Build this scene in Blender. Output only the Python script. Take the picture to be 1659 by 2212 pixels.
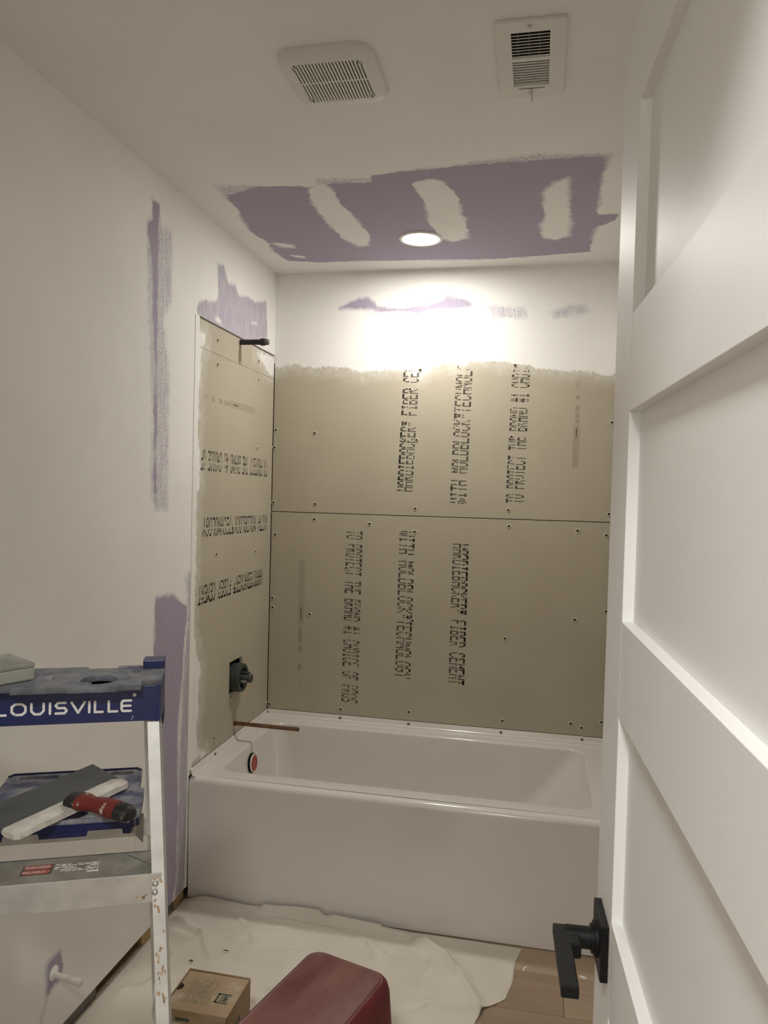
import bpy, bmesh, math, random
import numpy as np
from mathutils import Vector, Matrix, noise as mnoise
random.seed(7)
for o in list(bpy.data.objects):
    bpy.data.objects.remove(o)
SC = bpy.context.scene
COL = SC.collection

# ------------------------------------------------------------------ camera, light, exposure
W, H, YF = 1.52, 2.449, -2.96          # alcove width, ceiling height, inner face of the doorway wall
YT = -0.79                             # front of the bathtub
CAM = Vector((1.1905, -3.2380, 1.4805))
yaw, pit, rol, FPX = 0.2024, -0.0282, 0.0261, 1613.0
fw = Vector((-math.sin(yaw)*math.cos(pit), math.cos(yaw)*math.cos(pit), math.sin(pit)))
rt = Vector((math.cos(yaw), math.sin(yaw), 0)); up = rt.cross(fw)
r2 = math.cos(rol)*rt + math.sin(rol)*up
u2 = -math.sin(rol)*rt + math.cos(rol)*up
cd = bpy.data.cameras.new('camera'); cam = bpy.data.objects.new('camera', cd); COL.objects.link(cam)
cam.matrix_world = Matrix(((r2.x, u2.x, -fw.x, CAM.x), (r2.y, u2.y, -fw.y, CAM.y), (r2.z, u2.z, -fw.z, CAM.z), (0, 0, 0, 1)))
cd.sensor_fit = 'VERTICAL'; cd.sensor_height = 36.0; cd.lens = FPX/2212*36.0; cd.clip_start = 0.02
SC.camera = cam
wd = bpy.data.worlds.new('world'); SC.world = wd; wd.use_nodes = True
wd.node_tree.nodes['Background'].inputs[0].default_value = (1, .95, .88, 1)
wd.node_tree.nodes['Background'].inputs[1].default_value = 0.0
SC.view_settings.view_transform = 'Standard'; SC.view_settings.look = 'None'
SC.view_settings.gamma = 1.0; SC.view_settings.use_curve_mapping = False
SC.view_settings.exposure = 0.07
SC.cycles.max_bounces = 12; SC.cycles.diffuse_bounces = 9   # white room: let the bounced light travel

def area_lamp(name, loc, size, power, color, rot=(0, 0, 0), spread=math.pi):
    l = bpy.data.lights.new(name, 'AREA'); l.shape = 'DISK'; l.size = size; l.energy = power; l.color = color; l.spread = spread
    o = bpy.data.objects.new(name, l); COL.objects.link(o); o.location = loc; o.rotation_euler = rot
    return o
LIGHT = (0.722, -0.391)
area_lamp('downlight_lamp', (LIGHT[0], LIGHT[1], H-0.012), 0.14, 9.9, (1.0, .965, .89))
area_lamp('hall_lamp', (1.0, -3.60, H-0.03), 0.26, 22.5, (1.0, .98, .945))

# ------------------------------------------------------------------ materials
def N(nt, t, **kw):
    n = nt.nodes.new(t)
    for k, v in kw.items():
        if k.startswith('_'): setattr(n, k[1:], v)
        else: n.inputs[k.replace('__', ' ')].default_value = v
    return n
def L(nt, a, b): nt.links.new(a, b)
def rgb(c): return (c[0], c[1], c[2], 1)
def math_n(nt, op, a, b=None, c=None):
    n = nt.nodes.new('ShaderNodeMath'); n.operation = op
    for i, v in enumerate((a, b, c)):
        if v is None: continue
        if isinstance(v, (int, float)): n.inputs[i].default_value = v
        else: L(nt, v, n.inputs[i])
    return n.outputs[0]
def mix_c(nt, fac, a, b):
    n = nt.nodes.new('ShaderNodeMix'); n.data_type = 'RGBA'
    for s, v in ((0, fac), (6, a), (7, b)):
        if isinstance(v, (int, float)): n.inputs[s].default_value = v
        elif isinstance(v, tuple): n.inputs[s].default_value = rgb(v)
        else: L(nt, v, n.inputs[s])
    return n.outputs[2]
def mrange(nt, v, a, b, c=0.0, d=1.0):
    n = nt.nodes.new('ShaderNodeMapRange'); L(nt, v, n.inputs[0])
    for i, x in enumerate((a, b, c, d)): n.inputs[1+i].default_value = x
    return n.outputs[0]
def noise_n(nt, scale, detail=3, rough=.55, stretch=None, coord='Object'):
    tc = nt.nodes.new('ShaderNodeTexCoord'); src = tc.outputs[coord]
    if stretch:
        m = nt.nodes.new('ShaderNodeMapping'); m.inputs['Scale'].default_value = stretch; L(nt, src, m.inputs[0]); src = m.outputs[0]
    n = nt.nodes.new('ShaderNodeTexNoise'); n.inputs['Scale'].default_value = scale
    n.inputs['Detail'].default_value = detail; n.inputs['Roughness'].default_value = rough
    L(nt, src, n.inputs['Vector']); return n.outputs[0]
def base(name):
    m = bpy.data.materials.new(name); m.use_nodes = True
    return m, m.node_tree, m.node_tree.nodes['Principled BSDF']
def bump(nt, bs, h, strength, dist=.002):
    b = nt.nodes.new('ShaderNodeBump'); b.inputs['Strength'].default_value = strength; b.inputs['Distance'].default_value = dist
    L(nt, h, b.inputs['Height']); L(nt, b.outputs[0], bs.inputs['Normal'])
def mat(name, c1, c2=None, scale=20, rough=.5, metal=0.0, bmp=0.0, stretch=None, lo=.35, hi=.65, spec=.5, coat=0.0, detail=4):
    m, nt, bs = base(name)
    c2 = c2 or tuple(x*.92 for x in c1)
    n = noise_n(nt, scale, detail, .6, stretch)
    L(nt, mix_c(nt, mrange(nt, n, lo, hi), c1, c2), bs.inputs['Base Color'])
    bs.inputs['Roughness'].default_value = rough; bs.inputs['Metallic'].default_value = metal
    bs.inputs['Specular IOR Level'].default_value = spec
    bs.inputs['Coat Weight'].default_value = coat
    if bmp: bump(nt, bs, n, bmp)
    return m
WHITE1, WHITE2 = (.84, .83, .805), (.795, .785, .76)
PUR1, PUR2 = (.325, .28, .38), (.39, .342, .445)
def mud_mat(name):
    """white joint compound / primer over purple drywall paper; where it is bare comes from the signed distances stored on the mesh"""
    m, nt, bs = base(name)
    def attr(n):
        a = nt.nodes.new('ShaderNodeAttribute'); a.attribute_name = n; return a.outputs['Fac']
    nbig = noise_n(nt, 2.3, 4); nmid = noise_n(nt, 34, 6, .65); nfine = noise_n(nt, 170, 3, .6)
    nstk = noise_n(nt, 22, 5, .7, (3.5, 3.5, .5))
    sd = math_n(nt, 'ADD', attr('bare'), math_n(nt, 'MULTIPLY_ADD', nmid, .026, -.013))
    nwide = noise_n(nt, 9, 4, .6, (.5, 1, 1))
    sd = math_n(nt, 'ADD', sd, math_n(nt, 'MULTIPLY_ADD', nfine, .010, -.005))
    sd = math_n(nt, 'ADD', sd, math_n(nt, 'MULTIPLY_ADD', nwide, .03, -.015))
    soft = math_n(nt, 'MULTIPLY_ADD', math_n(nt, 'MAXIMUM', math_n(nt, 'SUBTRACT', noise_n(nt, 6, 3), .44), 0.0), .06, .0022)
    hard = mrange(nt, math_n(nt, 'DIVIDE', sd, soft), -1, 1)
    sh = math_n(nt, 'ADD', attr('thin'), math_n(nt, 'MULTIPLY_ADD', nmid, .05, -.025))
    veil = math_n(nt, 'MULTIPLY', mrange(nt, sh, -.010, .012), mrange(nt, math_n(nt, 'ADD', math_n(nt, 'MULTIPLY', nfine, .6), math_n(nt, 'MULTIPLY', nstk, .4)), .40, .56, 0.0, .72))
    hard = math_n(nt, 'MULTIPLY', hard, mrange(nt, nstk, .25, .6, .80, 1.0))
    sw = math_n(nt, 'ADD', attr('wash'), math_n(nt, 'MULTIPLY_ADD', nmid, .034, -.017))
    wash = math_n(nt, 'MULTIPLY', mrange(nt, sw, -.006, .008), mrange(nt, nstk, .32, .66, .52, .95))
    fac = math_n(nt, 'MAXIMUM', math_n(nt, 'MAXIMUM', hard, veil), wash)
    white = mix_c(nt, mrange(nt, nbig, .38, .62), WHITE1, WHITE2)
    pur = mix_c(nt, mrange(nt, nstk, .3, .7), PUR1, PUR2)
    L(nt, mix_c(nt, fac, white, pur), bs.inputs['Base Color'])
    bs.inputs['Roughness'].default_value = .72; bs.inputs['Specular IOR Level'].default_value = .25
    bump(nt, bs, nmid, .10, .002)
    return m
def board_mat(name):
    """tan cement board with a smear of compound over part of it"""
    m, nt, bs = base(name)
    a = nt.nodes.new('ShaderNodeAttribute'); a.attribute_name = 'mud'
    nmid = noise_n(nt, 30, 6, .7); nfine = noise_n(nt, 260, 2); nbig = noise_n(nt, 3.0, 4); nstk = noise_n(nt, 40, 5, .7, (2.4, 2.4, .35))
    scr = noise_n(nt, 14, 8, .8)
    sd = math_n(nt, 'ADD', a.outputs['Fac'], math_n(nt, 'MULTIPLY_ADD', noise_n(nt, 75, 6, .7, (1.3, 1.3, .5)), .05, -.025))
    sd = math_n(nt, 'ADD', sd, math_n(nt, 'MULTIPLY_ADD', nstk, .016, -.008))
    sd = math_n(nt, 'ADD', sd, math_n(nt, 'MULTIPLY_ADD', noise_n(nt, 8, 5, .7), .09, -.045))
    solid = mrange(nt, sd, -.003, .006)
    veil = math_n(nt, 'MULTIPLY', mrange(nt, sd, -.06, .0), mrange(nt, nmid, .35, .65, .12, .55))
    tan = mix_c(nt, mrange(nt, nbig, .35, .65), (.49, .445, .35), (.445, .40, .315))
    tan = mix_c(nt, mrange(nt, nfine, .3, .7, 0, .5), tan, (.385, .345, .265))
    tan = mix_c(nt, mrange(nt, scr, .64, .72, 0, .35), tan, (.61, .57, .475))
    c = mix_c(nt, math_n(nt, 'MAXIMUM', solid, veil), tan, mix_c(nt, mrange(nt, noise_n(nt, 2.3, 4), .38, .62), WHITE1, WHITE2))
    L(nt, c, bs.inputs['Base Color']); bs.inputs['Roughness'].default_value = .8; bs.inputs['Specular IOR Level'].default_value = .25
    bump(nt, bs, nfine, .15, .001)
    return m
M = {}
M['mud'] = mud_mat('joint_compound_on_purple_drywall')
M['board'] = board_mat('tan_cement_board')
M['plain_wall'] = mat('white_primer', WHITE1, WHITE2, 3, .7, spec=.25)
M['core'] = mat('gypsum_edge', (.62, .60, .56), (.5, .48, .45), 60, .9, bmp=.3)
M['cavity_shade'] = mat('painted_cavity_shade', (.012, .010, .008), (.02, .016, .012), 9, .9)  # near-black colour stands in for the shade inside hollows
M['lumber'] = mat('pine_lumber', (.52, .37, .19), (.42, .29, .14), 30, .75, stretch=(1, .15, 1), bmp=.2)
M['dark_lumber'] = mat('dark_lumber', (.10, .065, .035), (.06, .04, .02), 20, .8)
M['steel_track'] = mat('grey_steel_track', (.22, .22, .21), (.16, .16, .15), 30, .45, .6)
M['enamel'] = mat('white_tub_enamel', (.735, .71, .67), (.72, .695, .655), 4, .16, spec=.5, coat=.25)
M['door'] = mat('white_door_paint', (.79, .79, .78), (.775, .775, .765), 6, .46, spec=.35, bmp=.01)
M['black'] = mat('matte_black_metal', (.006, .006, .0065), (.009, .009, .0095), 90, .5, .0, spec=.22)
M['plastic_white'] = mat('white_plastic', (.70, .69, .65), (.67, .66, .62), 8, .4)
M['vent_white'] = mat('white_enamelled_steel', (.74, .725, .69), (.70, .69, .65), 12, .4)
M['vent_grey'] = mat('grey_damper', (.56, .555, .53), (.50, .495, .47), 20, .5)
M['black_pipe'] = mat('black_iron_pipe', (.02, .02, .02), (.035, .033, .03), 60, .5, .3, bmp=.1)
M['copper'] = mat('weathered_copper', (.24, .145, .085), (.17, .10, .06), 35, .42, .75)
M['brass'] = mat('dull_brass', (.33, .27, .15), (.25, .2, .1), 50, .4, .8)
M['green_plastic'] = mat('dark_green_grey_plastic', (.030, .042, .038), (.045, .058, .053), 30, .45)
M['red_cap'] = mat('red_plastic_cap', (.42, .045, .03), (.34, .03, .022), 14, .35)
M['white_gloss'] = mat('white_ring_plastic', (.8, .78, .75), None, 20, .35)
M['screw_rim'] = mat('torn_board_rim', (.66, .61, .50), (.5, .45, .35), 200, .85)
M['screw'] = mat('dark_screw_head', (.035, .03, .025), (.06, .05, .04), 150, .5, .5)
M['screw_grey'] = mat('grey_screw_head', (.2, .19, .17), (.13, .12, .11), 150, .45, .6)
M['ink'] = mat('black_ink', (.028, .026, .022), (.06, .053, .043), 180, .8, lo=.42, hi=.7)
M['ink_faint'] = mat('faint_grey_ink', (.30, .265, .20), (.36, .315, .235), 120, .85)
M['blue'] = mat('dusty_blue_plastic', (.008, .015, .085), (.012, .020, .10), 24, .36)
def dusty(name, c, dust, lo, hi, scale=18, rough=.6, stretch=None):
    return mat(name, c, dust, scale, rough, lo=lo, hi=hi, detail=7, stretch=stretch, bmp=.1)
M['blue_dust'] = dusty('blue_plastic_with_dust', (.05, .062, .13), (.42, .42, .43), .38, .74)
M['cap_dust'] = dusty('grey_dust_on_blue_plastic', (.10, .112, .15), (.26, .265, .27), .35, .75, 26)
M['alu'] = mat('scuffed_aluminium', (.66, .665, .65), (.50, .505, .49), 14, .42, .55, detail=6, bmp=.03)
M['alu_dirty'] = mat('dirty_aluminium_tread', (.36, .35, .315), (.22, .21, .18), 16, .5, .5, detail=7)
M['rust'] = mat('orange_paint_scuff', (.36, .23, .12), (.46, .33, .20), 90, .8)
M['steel'] = mat('bright_rivet', (.75, .75, .73), None, 60, .22, .9)
M['letter_white'] = mat('white_lettering', (.78, .78, .77), (.68, .68, .68), 90, .5)
M['label_black'] = mat('black_label', (.025, .025, .025), (.09, .085, .08), 60, .5)
M['label_red'] = mat('red_label', (.40, .07, .055), (.30, .09, .075), 70, .5)
M['blade'] = mat('blued_steel_blade', (.075, .083, .09), (.10, .107, .112), 12, .38, .5, stretch=(1, 6, 1))
M['knife_back'] = dusty('dusty_aluminium_back', (.50, .48, .43), (.72, .69, .63), .35, .65, 40, .55)
M['handle_red'] = dusty('red_rubber_handle', (.17, .022, .016), (.66, .60, .56), .57, .66, 46, .55)
M['handle_black'] = dusty('black_rubber_handle', (.016, .015, .014), (.7, .68, .64), .56, .68, 40, .5)
M['sponge'] = dusty('grey_sanding_sponge', (.22, .225, .20), (.40, .40, .37), .4, .75, 22, .9)
M['sponge_side'] = mat('pale_grey_foam', (.34, .345, .30), (.30, .305, .265), 50, .9)
M['card'] = mat('brown_cardboard', (.40, .29, .17), (.36, .255, .145), 12, .8)
M['card_dust'] = dusty('dusty_cardboard_top', (.42, .31, .20), (.60, .53, .45), .52, .78, 16, .85)
M['card_dark'] = mat('inside_cardboard', (.12, .08, .04), None, 20, .85)
M['green_ink'] = mat('dark_green_ink', (.05, .07, .05), (.08, .10, .07), 90, .8)
M['green_ink_pale'] = mat('pale_green_ink', (.24, .225, .15), (.28, .25, .165), 90, .8)
M['paper'] = mat('white_paper_label', (.62, .62, .58), (.58, .58, .54), 40, .7)
M['bin'] = mat('dark_red_plastic', (.115, .010, .016), (.14, .014, .02), 9, .34, spec=.4)
M['bin_top'] = dusty('dusty_dark_red_plastic', (.125, .028, .024), (.30, .16, .135), .38, .80, 9, .5, (1, .28, 1))
M['gold'] = mat('gold_sticker', (.32, .22, .10), (.2, .05, .03), 60, .5)
M['chip_white'] = mat('white_paint_curl', (.8, .79, .76), None, 40, .6)
M['chip_dark'] = mat('dark_chip', (.05, .045, .04), None, 40, .7)
M['supply'] = dusty('white_plastic_pipe', (.66, .635, .58), (.5, .47, .42), .55, .75, 30, .45)
def cloth_mat():
    m, nt, bs = base('canvas_drop_cloth')
    a = noise_n(nt, 5, 5); b = noise_n(nt, 900, 2, .5); c = noise_n(nt, 26, 6, .75)
    col = mix_c(nt, mrange(nt, a, .35, .65), (.74, .69, .61), (.67, .62, .545))
    col = mix_c(nt, mrange(nt, c, .62, .75, 0, .35), col, (.80, .775, .72))
    L(nt, col, bs.inputs['Base Color']); bs.inputs['Roughness'].default_value = .9; bs.inputs['Specular IOR Level'].default_value = .1
    bump(nt, bs, b, .15, .001); return m
M['cloth'] = cloth_mat()
def plank_mat(name, c1, c2, seed):
    m, nt, bs = base(name)
    g = noise_n(nt, 9+seed, 8, .65, (.28, 5.0, 1)); h = noise_n(nt, 2.2, 4, .6, (.6, 3, 1))
    col = mix_c(nt, mrange(nt, g, .30, .70), c1, c2)
    col = mix_c(nt, mrange(nt, h, .4, .7, 0, .5), col, tuple(x*.72 for x in c2))
    L(nt, col, bs.inputs['Base Color']); bs.inputs['Roughness'].default_value = .5; bs.inputs['Specular IOR Level'].default_value = .35
    return m
PL = [plank_mat('oak_plank_finish', (.43, .325, .23), (.34, .25, .172), 0), plank_mat('pale_oak_plank_finish', (.48, .37, .265), (.385, .29, .20), 2), plank_mat('brown_oak_plank_finish', (.38, .28, .19), (.30, .215, .145), 1)]
def emis(name, c, s):
    m, nt, bs = base(name); bs.inputs['Base Color'].default_value = (.9, .9, .9, 1)
    bs.inputs['Emission Color'].default_value = rgb(c); bs.inputs['Emission Strength'].default_value = s; return m
M['lens'] = emis('lit_lens', (1, .92, .80), 9.0)

# ------------------------------------------------------------------ mesh helpers
class MB:
    def __init__(s): s.v = []; s.f = []; s.m = []; s.sm = []
    def add(s, vs, fs, mi=0, smooth=False):
        o = len(s.v); s.v += [tuple(p) for p in vs]
        for f in fs: s.f.append(tuple(i+o for i in f)); s.m.append(mi); s.sm.append(smooth)
        return s
    def box(s, a, b, mi=0, bev=0.0, T=None):
        x0, y0, z0 = a; x1, y1, z1 = b
        x0, x1 = min(x0, x1), max(x0, x1); y0, y1 = min(y0, y1), max(y0, y1); z0, z1 = min(z0, z1), max(z0, z1)
        bm = bmesh.new()
        vs = [bm.verts.new((x, y, z)) for x in (x0, x1) for y in (y0, y1) for z in (z0, z1)]
        for f in ((0, 1, 3, 2), (4, 6, 7, 5), (0, 4, 5, 1), (2, 3, 7, 6), (0, 2, 6, 4), (1, 5, 7, 3)): bm.faces.new([vs[i] for i in f])
        if bev: bmesh.ops.bevel(bm, geom=bm.edges[:]+bm.verts[:], offset=bev, segments=2, profile=.5, affect='EDGES')
        bm.verts.index_update()
        vv = [v.co.copy() for v in bm.verts]
        if T is not None: vv = [T @ v for v in vv]
        s.add(vv, [[v.index for v in f.verts] for f in bm.faces], mi, False); bm.free(); return s
    def prism(s, poly, axis, a, b, mi=0):
        """convex polygon of (p,q) extruded along axis from a to b"""
        def pt(p, q, t): return (t, p, q) if axis == 'x' else ((p, t, q) if axis == 'y' else (p, q, t))
        n = len(poly); vs = [pt(p, q, a) for p, q in poly]+[pt(p, q, b) for p, q in poly]
        fs = [tuple(range(n))[::-1], tuple(range(n, 2*n))]+[(i, (i+1) % n, n+(i+1) % n, n+i) for i in range(n)]
        return s.add(vs, fs, mi)
    def tube(s, pts, r, n=16, mi=0, cap=True, smooth=True):
        pts = [Vector(p) for p in pts]; rs = r if isinstance(r, (list, tuple)) else [r]*len(pts)
        t0 = (pts[1]-pts[0]).normalized(); a = t0.orthogonal().normalized(); vs = []
        for i, p in enumerate(pts):
            t = (pts[min(i+1, len(pts)-1)]-pts[max(i-1, 0)])
            if t.length < 1e-9: t = t0
            t.normalize(); a = (a-t*a.dot(t)).normalized(); b = t.cross(a)
            for k in range(n):
                an = 2*math.pi*k/n; vs.append(p+(a*math.cos(an)+b*math.sin(an))*rs[i])
        fs = [(i*n+k, i*n+(k+1) % n, (i+1)*n+(k+1) % n, (i+1)*n+k) for i in range(len(pts)-1) for k in range(n)]
        s.add(vs, fs, mi, smooth)
        if cap:
            o = len(s.v)-len(vs); s.f += [tuple(o+k for k in range(n))[::-1], tuple(o+len(vs)-n+k for k in range(n))]; s.m += [mi, mi]; s.sm += [False, False]
        return s
    def loft(s, rings, mi=0, smooth=True, cap0=False, cap1=False, closed=True):
        n = len(rings[0]); vs = [p for r in rings for p in r]; m = n if closed else n-1
        fs = [(i*n+k, i*n+(k+1) % n, (i+1)*n+(k+1) % n, (i+1)*n+k) for i in range(len(rings)-1) for k in range(m)]
        o = len(s.v); s.add(vs, fs, mi, smooth)
        if cap0: s.f.append(tuple(o+k for k in range(n))[::-1]); s.m.append(mi); s.sm.append(False)
        if cap1: s.f.append(tuple(o+len(vs)-n+k for k in range(n))); s.m.append(mi); s.sm.append(False)
        return s
    def mesh(s, name, mats, angle=40):
        me = bpy.data.meshes.new(name); me.from_pydata(s.v, [], s.f)
        for m in mats: me.materials.append(m)
        me.polygons.foreach_set('material_index', s.m); me.polygons.foreach_set('use_smooth', s.sm)
        bm = bmesh.new(); bm.from_mesh(me); bmesh.ops.recalc_face_normals(bm, faces=bm.faces[:]); bm.to_mesh(me); bm.free()
        if any(s.sm): me.set_sharp_from_angle(angle=math.radians(angle))
        me.update(); return me
    def build(s, name, mats, parent=None, **kw):
        if not isinstance(mats, (list, tuple)): mats = [mats]
        return link(name, s.mesh(name, mats), parent, **kw)
def link(name, me, parent=None, label=None, cat=None, group=None, kind=None, loc=None, rot=None):
    o = bpy.data.objects.new(name, me); COL.objects.link(o)
    if parent is not None: o.parent = parent
    if loc is not None: o.location = loc
    if rot is not None: o.rotation_euler = rot
    return tag(o, label, cat, group, kind)
def tag(o, label=None, cat=None, group=None, kind=None):
    for k, v in (('label', label), ('category', cat), ('group', group), ('kind', kind)):
        if v: o[k] = v
    return o
def empty(name, loc=(0, 0, 0), rz=0.0, parent=None, **kw):
    o = bpy.data.objects.new(name, None); COL.objects.link(o); o.location = loc; o.rotation_euler = (0, 0, rz); o.empty_display_size = .05
    if parent is not None: o.parent = parent
    return tag(o, kw.get('label'), kw.get('cat'), kw.get('group'), kw.get('kind'))
def rrect(x0, x1, y0, y1, r, n=8):
    """rounded rectangle, counter-clockwise from the right side"""
    rr = r if isinstance(r, (tuple, list)) else (r,)*4; out = []
    for (cx, cy, a, q) in ((x1, y1, 0, rr[0]), (x0, y1, 90, rr[1]), (x0, y0, 180, rr[2]), (x1, y0, 270, rr[3])):
        ccx = cx-q if a in (0, 270) else cx+q; ccy = cy-q if a in (0, 90) else cy+q
        for k in range(n+1):
            t = math.radians(a+90*k/n); out.append((ccx+q*math.cos(t), ccy+q*math.sin(t)))
    return out
def flat2d(outline, holes, z0, z1, mat_, name, parent, T=None, bevel=0.0, **kw):
    """a plate with holes, from a filled 2D curve"""
    cu = bpy.data.curves.new(name, 'CURVE'); cu.dimensions = '2D'; cu.fill_mode = 'BOTH'; cu.extrude = (z1-z0)/2
    if bevel: cu.bevel_depth = bevel; cu.bevel_resolution = 1
    for poly in [outline]+list(holes):
        sp = cu.splines.new('POLY'); sp.points.add(len(poly)-1); sp.use_cyclic_u = True
        for p, q in zip(sp.points, poly): p.co = (q[0], q[1], 0, 1)
    ob = bpy.data.objects.new('tmp', cu); me = bpy.data.meshes.new_from_object(ob)
    bpy.data.objects.remove(ob); bpy.data.curves.remove(cu)
    me.name = name
    me.transform(Matrix.Translation((0, 0, (z0+z1)/2)))
    if T is not None: me.transform(T)
    me.materials.clear(); me.materials.append(mat_)
    return link(name, me, parent, **kw)
def text_mesh(body, size, name, mat_, parent, M4, **kw):
    cu = bpy.data.curves.new(name, 'FONT'); cu.body = body; cu.size = size; cu.align_x = 'LEFT'; cu.resolution_u = 2; cu.extrude = .0001
    ob = bpy.data.objects.new('tmp', cu); me = bpy.data.meshes.new_from_object(ob)
    bpy.data.objects.remove(ob); bpy.data.curves.remove(cu)
    me.name = name; me.transform(M4); me.materials.clear(); me.materials.append(mat_)
    return link(name, me, parent, **kw)
def sdf(P, poly):
    """signed distance of points P (n,2) to a polygon, positive inside"""
    V = np.array(poly, float); B = np.roll(V, -1, 0); d = np.full(len(P), 1e9); ins = np.zeros(len(P), bool)
    for a, b in zip(V, B):
        e = b-a; w = P-a; t = np.clip((w@e)/max(e@e, 1e-12), 0, 1); d = np.minimum(d, ((w-t[:, None]*e)**2).sum(1))
        c = (a[1] > P[:, 1]) != (b[1] > P[:, 1])
        with np.errstate(divide='ignore', invalid='ignore'):
            xx = a[0]+(P[:, 1]-a[1])*(b[0]-a[0])/(b[1]-a[1])
        ins ^= c & (P[:, 0] < xx)
    d = np.sqrt(d); return np.where(ins, d, -d)
def field(P, adds, subs=()):
    v = np.full(len(P), -.3)
    for p in adds: v = np.maximum(v, sdf(P, p))
    for p in subs: v = np.minimum(v, -sdf(P, p))
    return v
def grid_sheet(name, axis, a0, a1, b0, b1, off, step, mats, attrs, thick, parent=None, holes=(), **kw):
    """a sheet in the plane axis=off with a fine front grid (carrying float attributes) and a slab behind it (towards thick)"""
    na = max(1, round((a1-a0)/step)); nb = max(1, round((b1-b0)/step))
    A, Bq = np.meshgrid(np.linspace(a0, a1, na+1), np.linspace(b0, b1, nb+1), indexing='ij')
    P = np.stack([A.ravel(), Bq.ravel()], 1)
    def pt(p, q, t): return (t, p, q) if axis == 'x' else ((p, t, q) if axis == 'y' else (p, q, t))
    vs = [pt(p, q, off) for p, q in P]
    fs = [(i*(nb+1)+j, (i+1)*(nb+1)+j, (i+1)*(nb+1)+j+1, i*(nb+1)+j+1) for i in range(na) for j in range(nb)]
    n0 = len(vs)
    vs += [pt(p, q, t) for t in (off, off+thick) for p, q in ((a0, b0), (a1, b0), (a1, b1), (a0, b1))]
    fs += [(n0, n0+1, n0+5, n0+4), (n0+1, n0+2, n0+6, n0+5), (n0+2, n0+3, n0+7, n0+6), (n0+3, n0, n0+4, n0+7), (n0+4, n0+5, n0+6, n0+7)]
    me = bpy.data.meshes.new(name); me.from_pydata(vs, [], fs)
    for m in mats: me.materials.append(m)
    mi = [0]*(na*nb)+[1 if len(mats) > 1 else 0]*5; me.polygons.foreach_set('material_index', mi)
    for k, fn in attrs.items():
        at = me.attributes.new(k, 'FLOAT', 'POINT'); at.data.foreach_set('value', np.concatenate([fn(P), np.full(8, -.3)]).astype(np.float32))
    # face the front grid away from the slab
    f0 = me.polygons[0]; want = -1 if thick > 0 else 1
    ax = {'x': 0, 'y': 1, 'z': 2}[axis]
    if f0.normal[ax]*want < 0: me.flip_normals()
    me.update(); return link(name, me, parent, **kw)

# ------------------------------------------------------------------ where compound leaves the purple paper bare (metres on each surface)
CEIL_PURPLE = [(0.143, -0.897), (0.281, -0.946), (0.384, -0.936), (0.458, -0.921), (0.525, -0.943), (0.644, -0.926), (0.659, -0.973), (0.784, -0.99), (0.952, -1.006), (1.142, -1.013), (1.361, -1.012), (1.353, -0.856), (1.356, -0.713), (1.36, -0.55), (1.429, -0.554), (1.431, -0.491), (1.369, -0.434), (1.359, -0.309), (1.365, -0.154), (1.29, -0.147), (1.008, -0.102), (0.65, -0.127), (0.429, -0.146), (0.257, -0.148), (0.116, -0.183), (0.102, -0.307), (0.111, -0.42), (0.095, -0.571), (0.133, -0.763)]
CEIL_W1 = [(0.435, -0.904), (0.481, -0.939), (0.514, -0.903), (0.508, -0.784), (0.529, -0.61), (0.535, -0.443), (0.507, -0.339), (0.462, -0.329), (0.423, -0.427), (0.409, -0.599), (0.411, -0.797)]
CEIL_W2 = [(0.772, -0.894), (0.83, -0.92), (0.87, -0.908), (0.886, -0.841), (0.907, -0.752), (0.901, -0.611), (0.912, -0.585), (0.902, -0.367), (0.839, -0.339), (0.793, -0.38), (0.789, -0.495), (0.777, -0.551), (0.788, -0.746)]
CEIL_W3 = [(1.173, -0.77), (1.213, -0.846), (1.255, -0.879), (1.262, -0.704), (1.275, -0.486), (1.276, -0.349), (1.225, -0.302), (1.176, -0.347), (1.171, -0.446), (1.183, -0.574)]
CEIL_H1 = [(1.255, -0.87), (1.282, -0.875), (1.296, -0.677), (1.276, -0.459)]
CEIL_W4 = [(0.132, -0.417), (0.205, -0.377), (0.202, -0.335), (0.147, -0.368)]
CEIL_W5 = [(0.145, -0.268), (0.205, -0.244), (0.206, -0.209), (0.165, -0.224)]
CEIL_HL = [(0.137, -0.966), (0.285, -0.956), (0.274, -0.915), (0.14, -0.89)]
CEIL_HT = [(0.483, -0.975), (0.655, -0.954), (0.793, -0.996), (0.953, -1.014), (0.951, -0.991), (0.79, -0.977), (0.648, -0.923), (0.47, -0.93)]
CEIL_HR = [(0.954, -1.023), (1.143, -1.047), (1.367, -1.023), (1.372, -0.972), (1.142, -0.97), (0.949, -0.97)]
L1_CORE = [(-1.11, 2.361), (-1.062, 2.36), (-1.064, 2.297), (-1.064, 2.147), (-1.06, 1.965), (-1.058, 1.767), (-1.054, 1.569), (-1.051, 1.402), (-1.064, 1.399), (-1.077, 1.633), (-1.081, 1.83), (-1.096, 2.022), (-1.107, 2.147), (-1.121, 2.207), (-1.136, 2.278), (-1.103, 2.306)]
L1_SOFT = [(-1.11, 2.361), (-1.062, 2.36), (-1.057, 2.299), (-0.978, 2.31), (-0.976, 2.078), (-1.029, 2.011), (-0.982, 1.845), (-0.975, 1.401), (-1.061, 1.396), (-1.089, 1.449), (-1.091, 1.698), (-1.113, 1.953), (-1.131, 2.115), (-1.14, 2.283), (-1.103, 2.309)]
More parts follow.
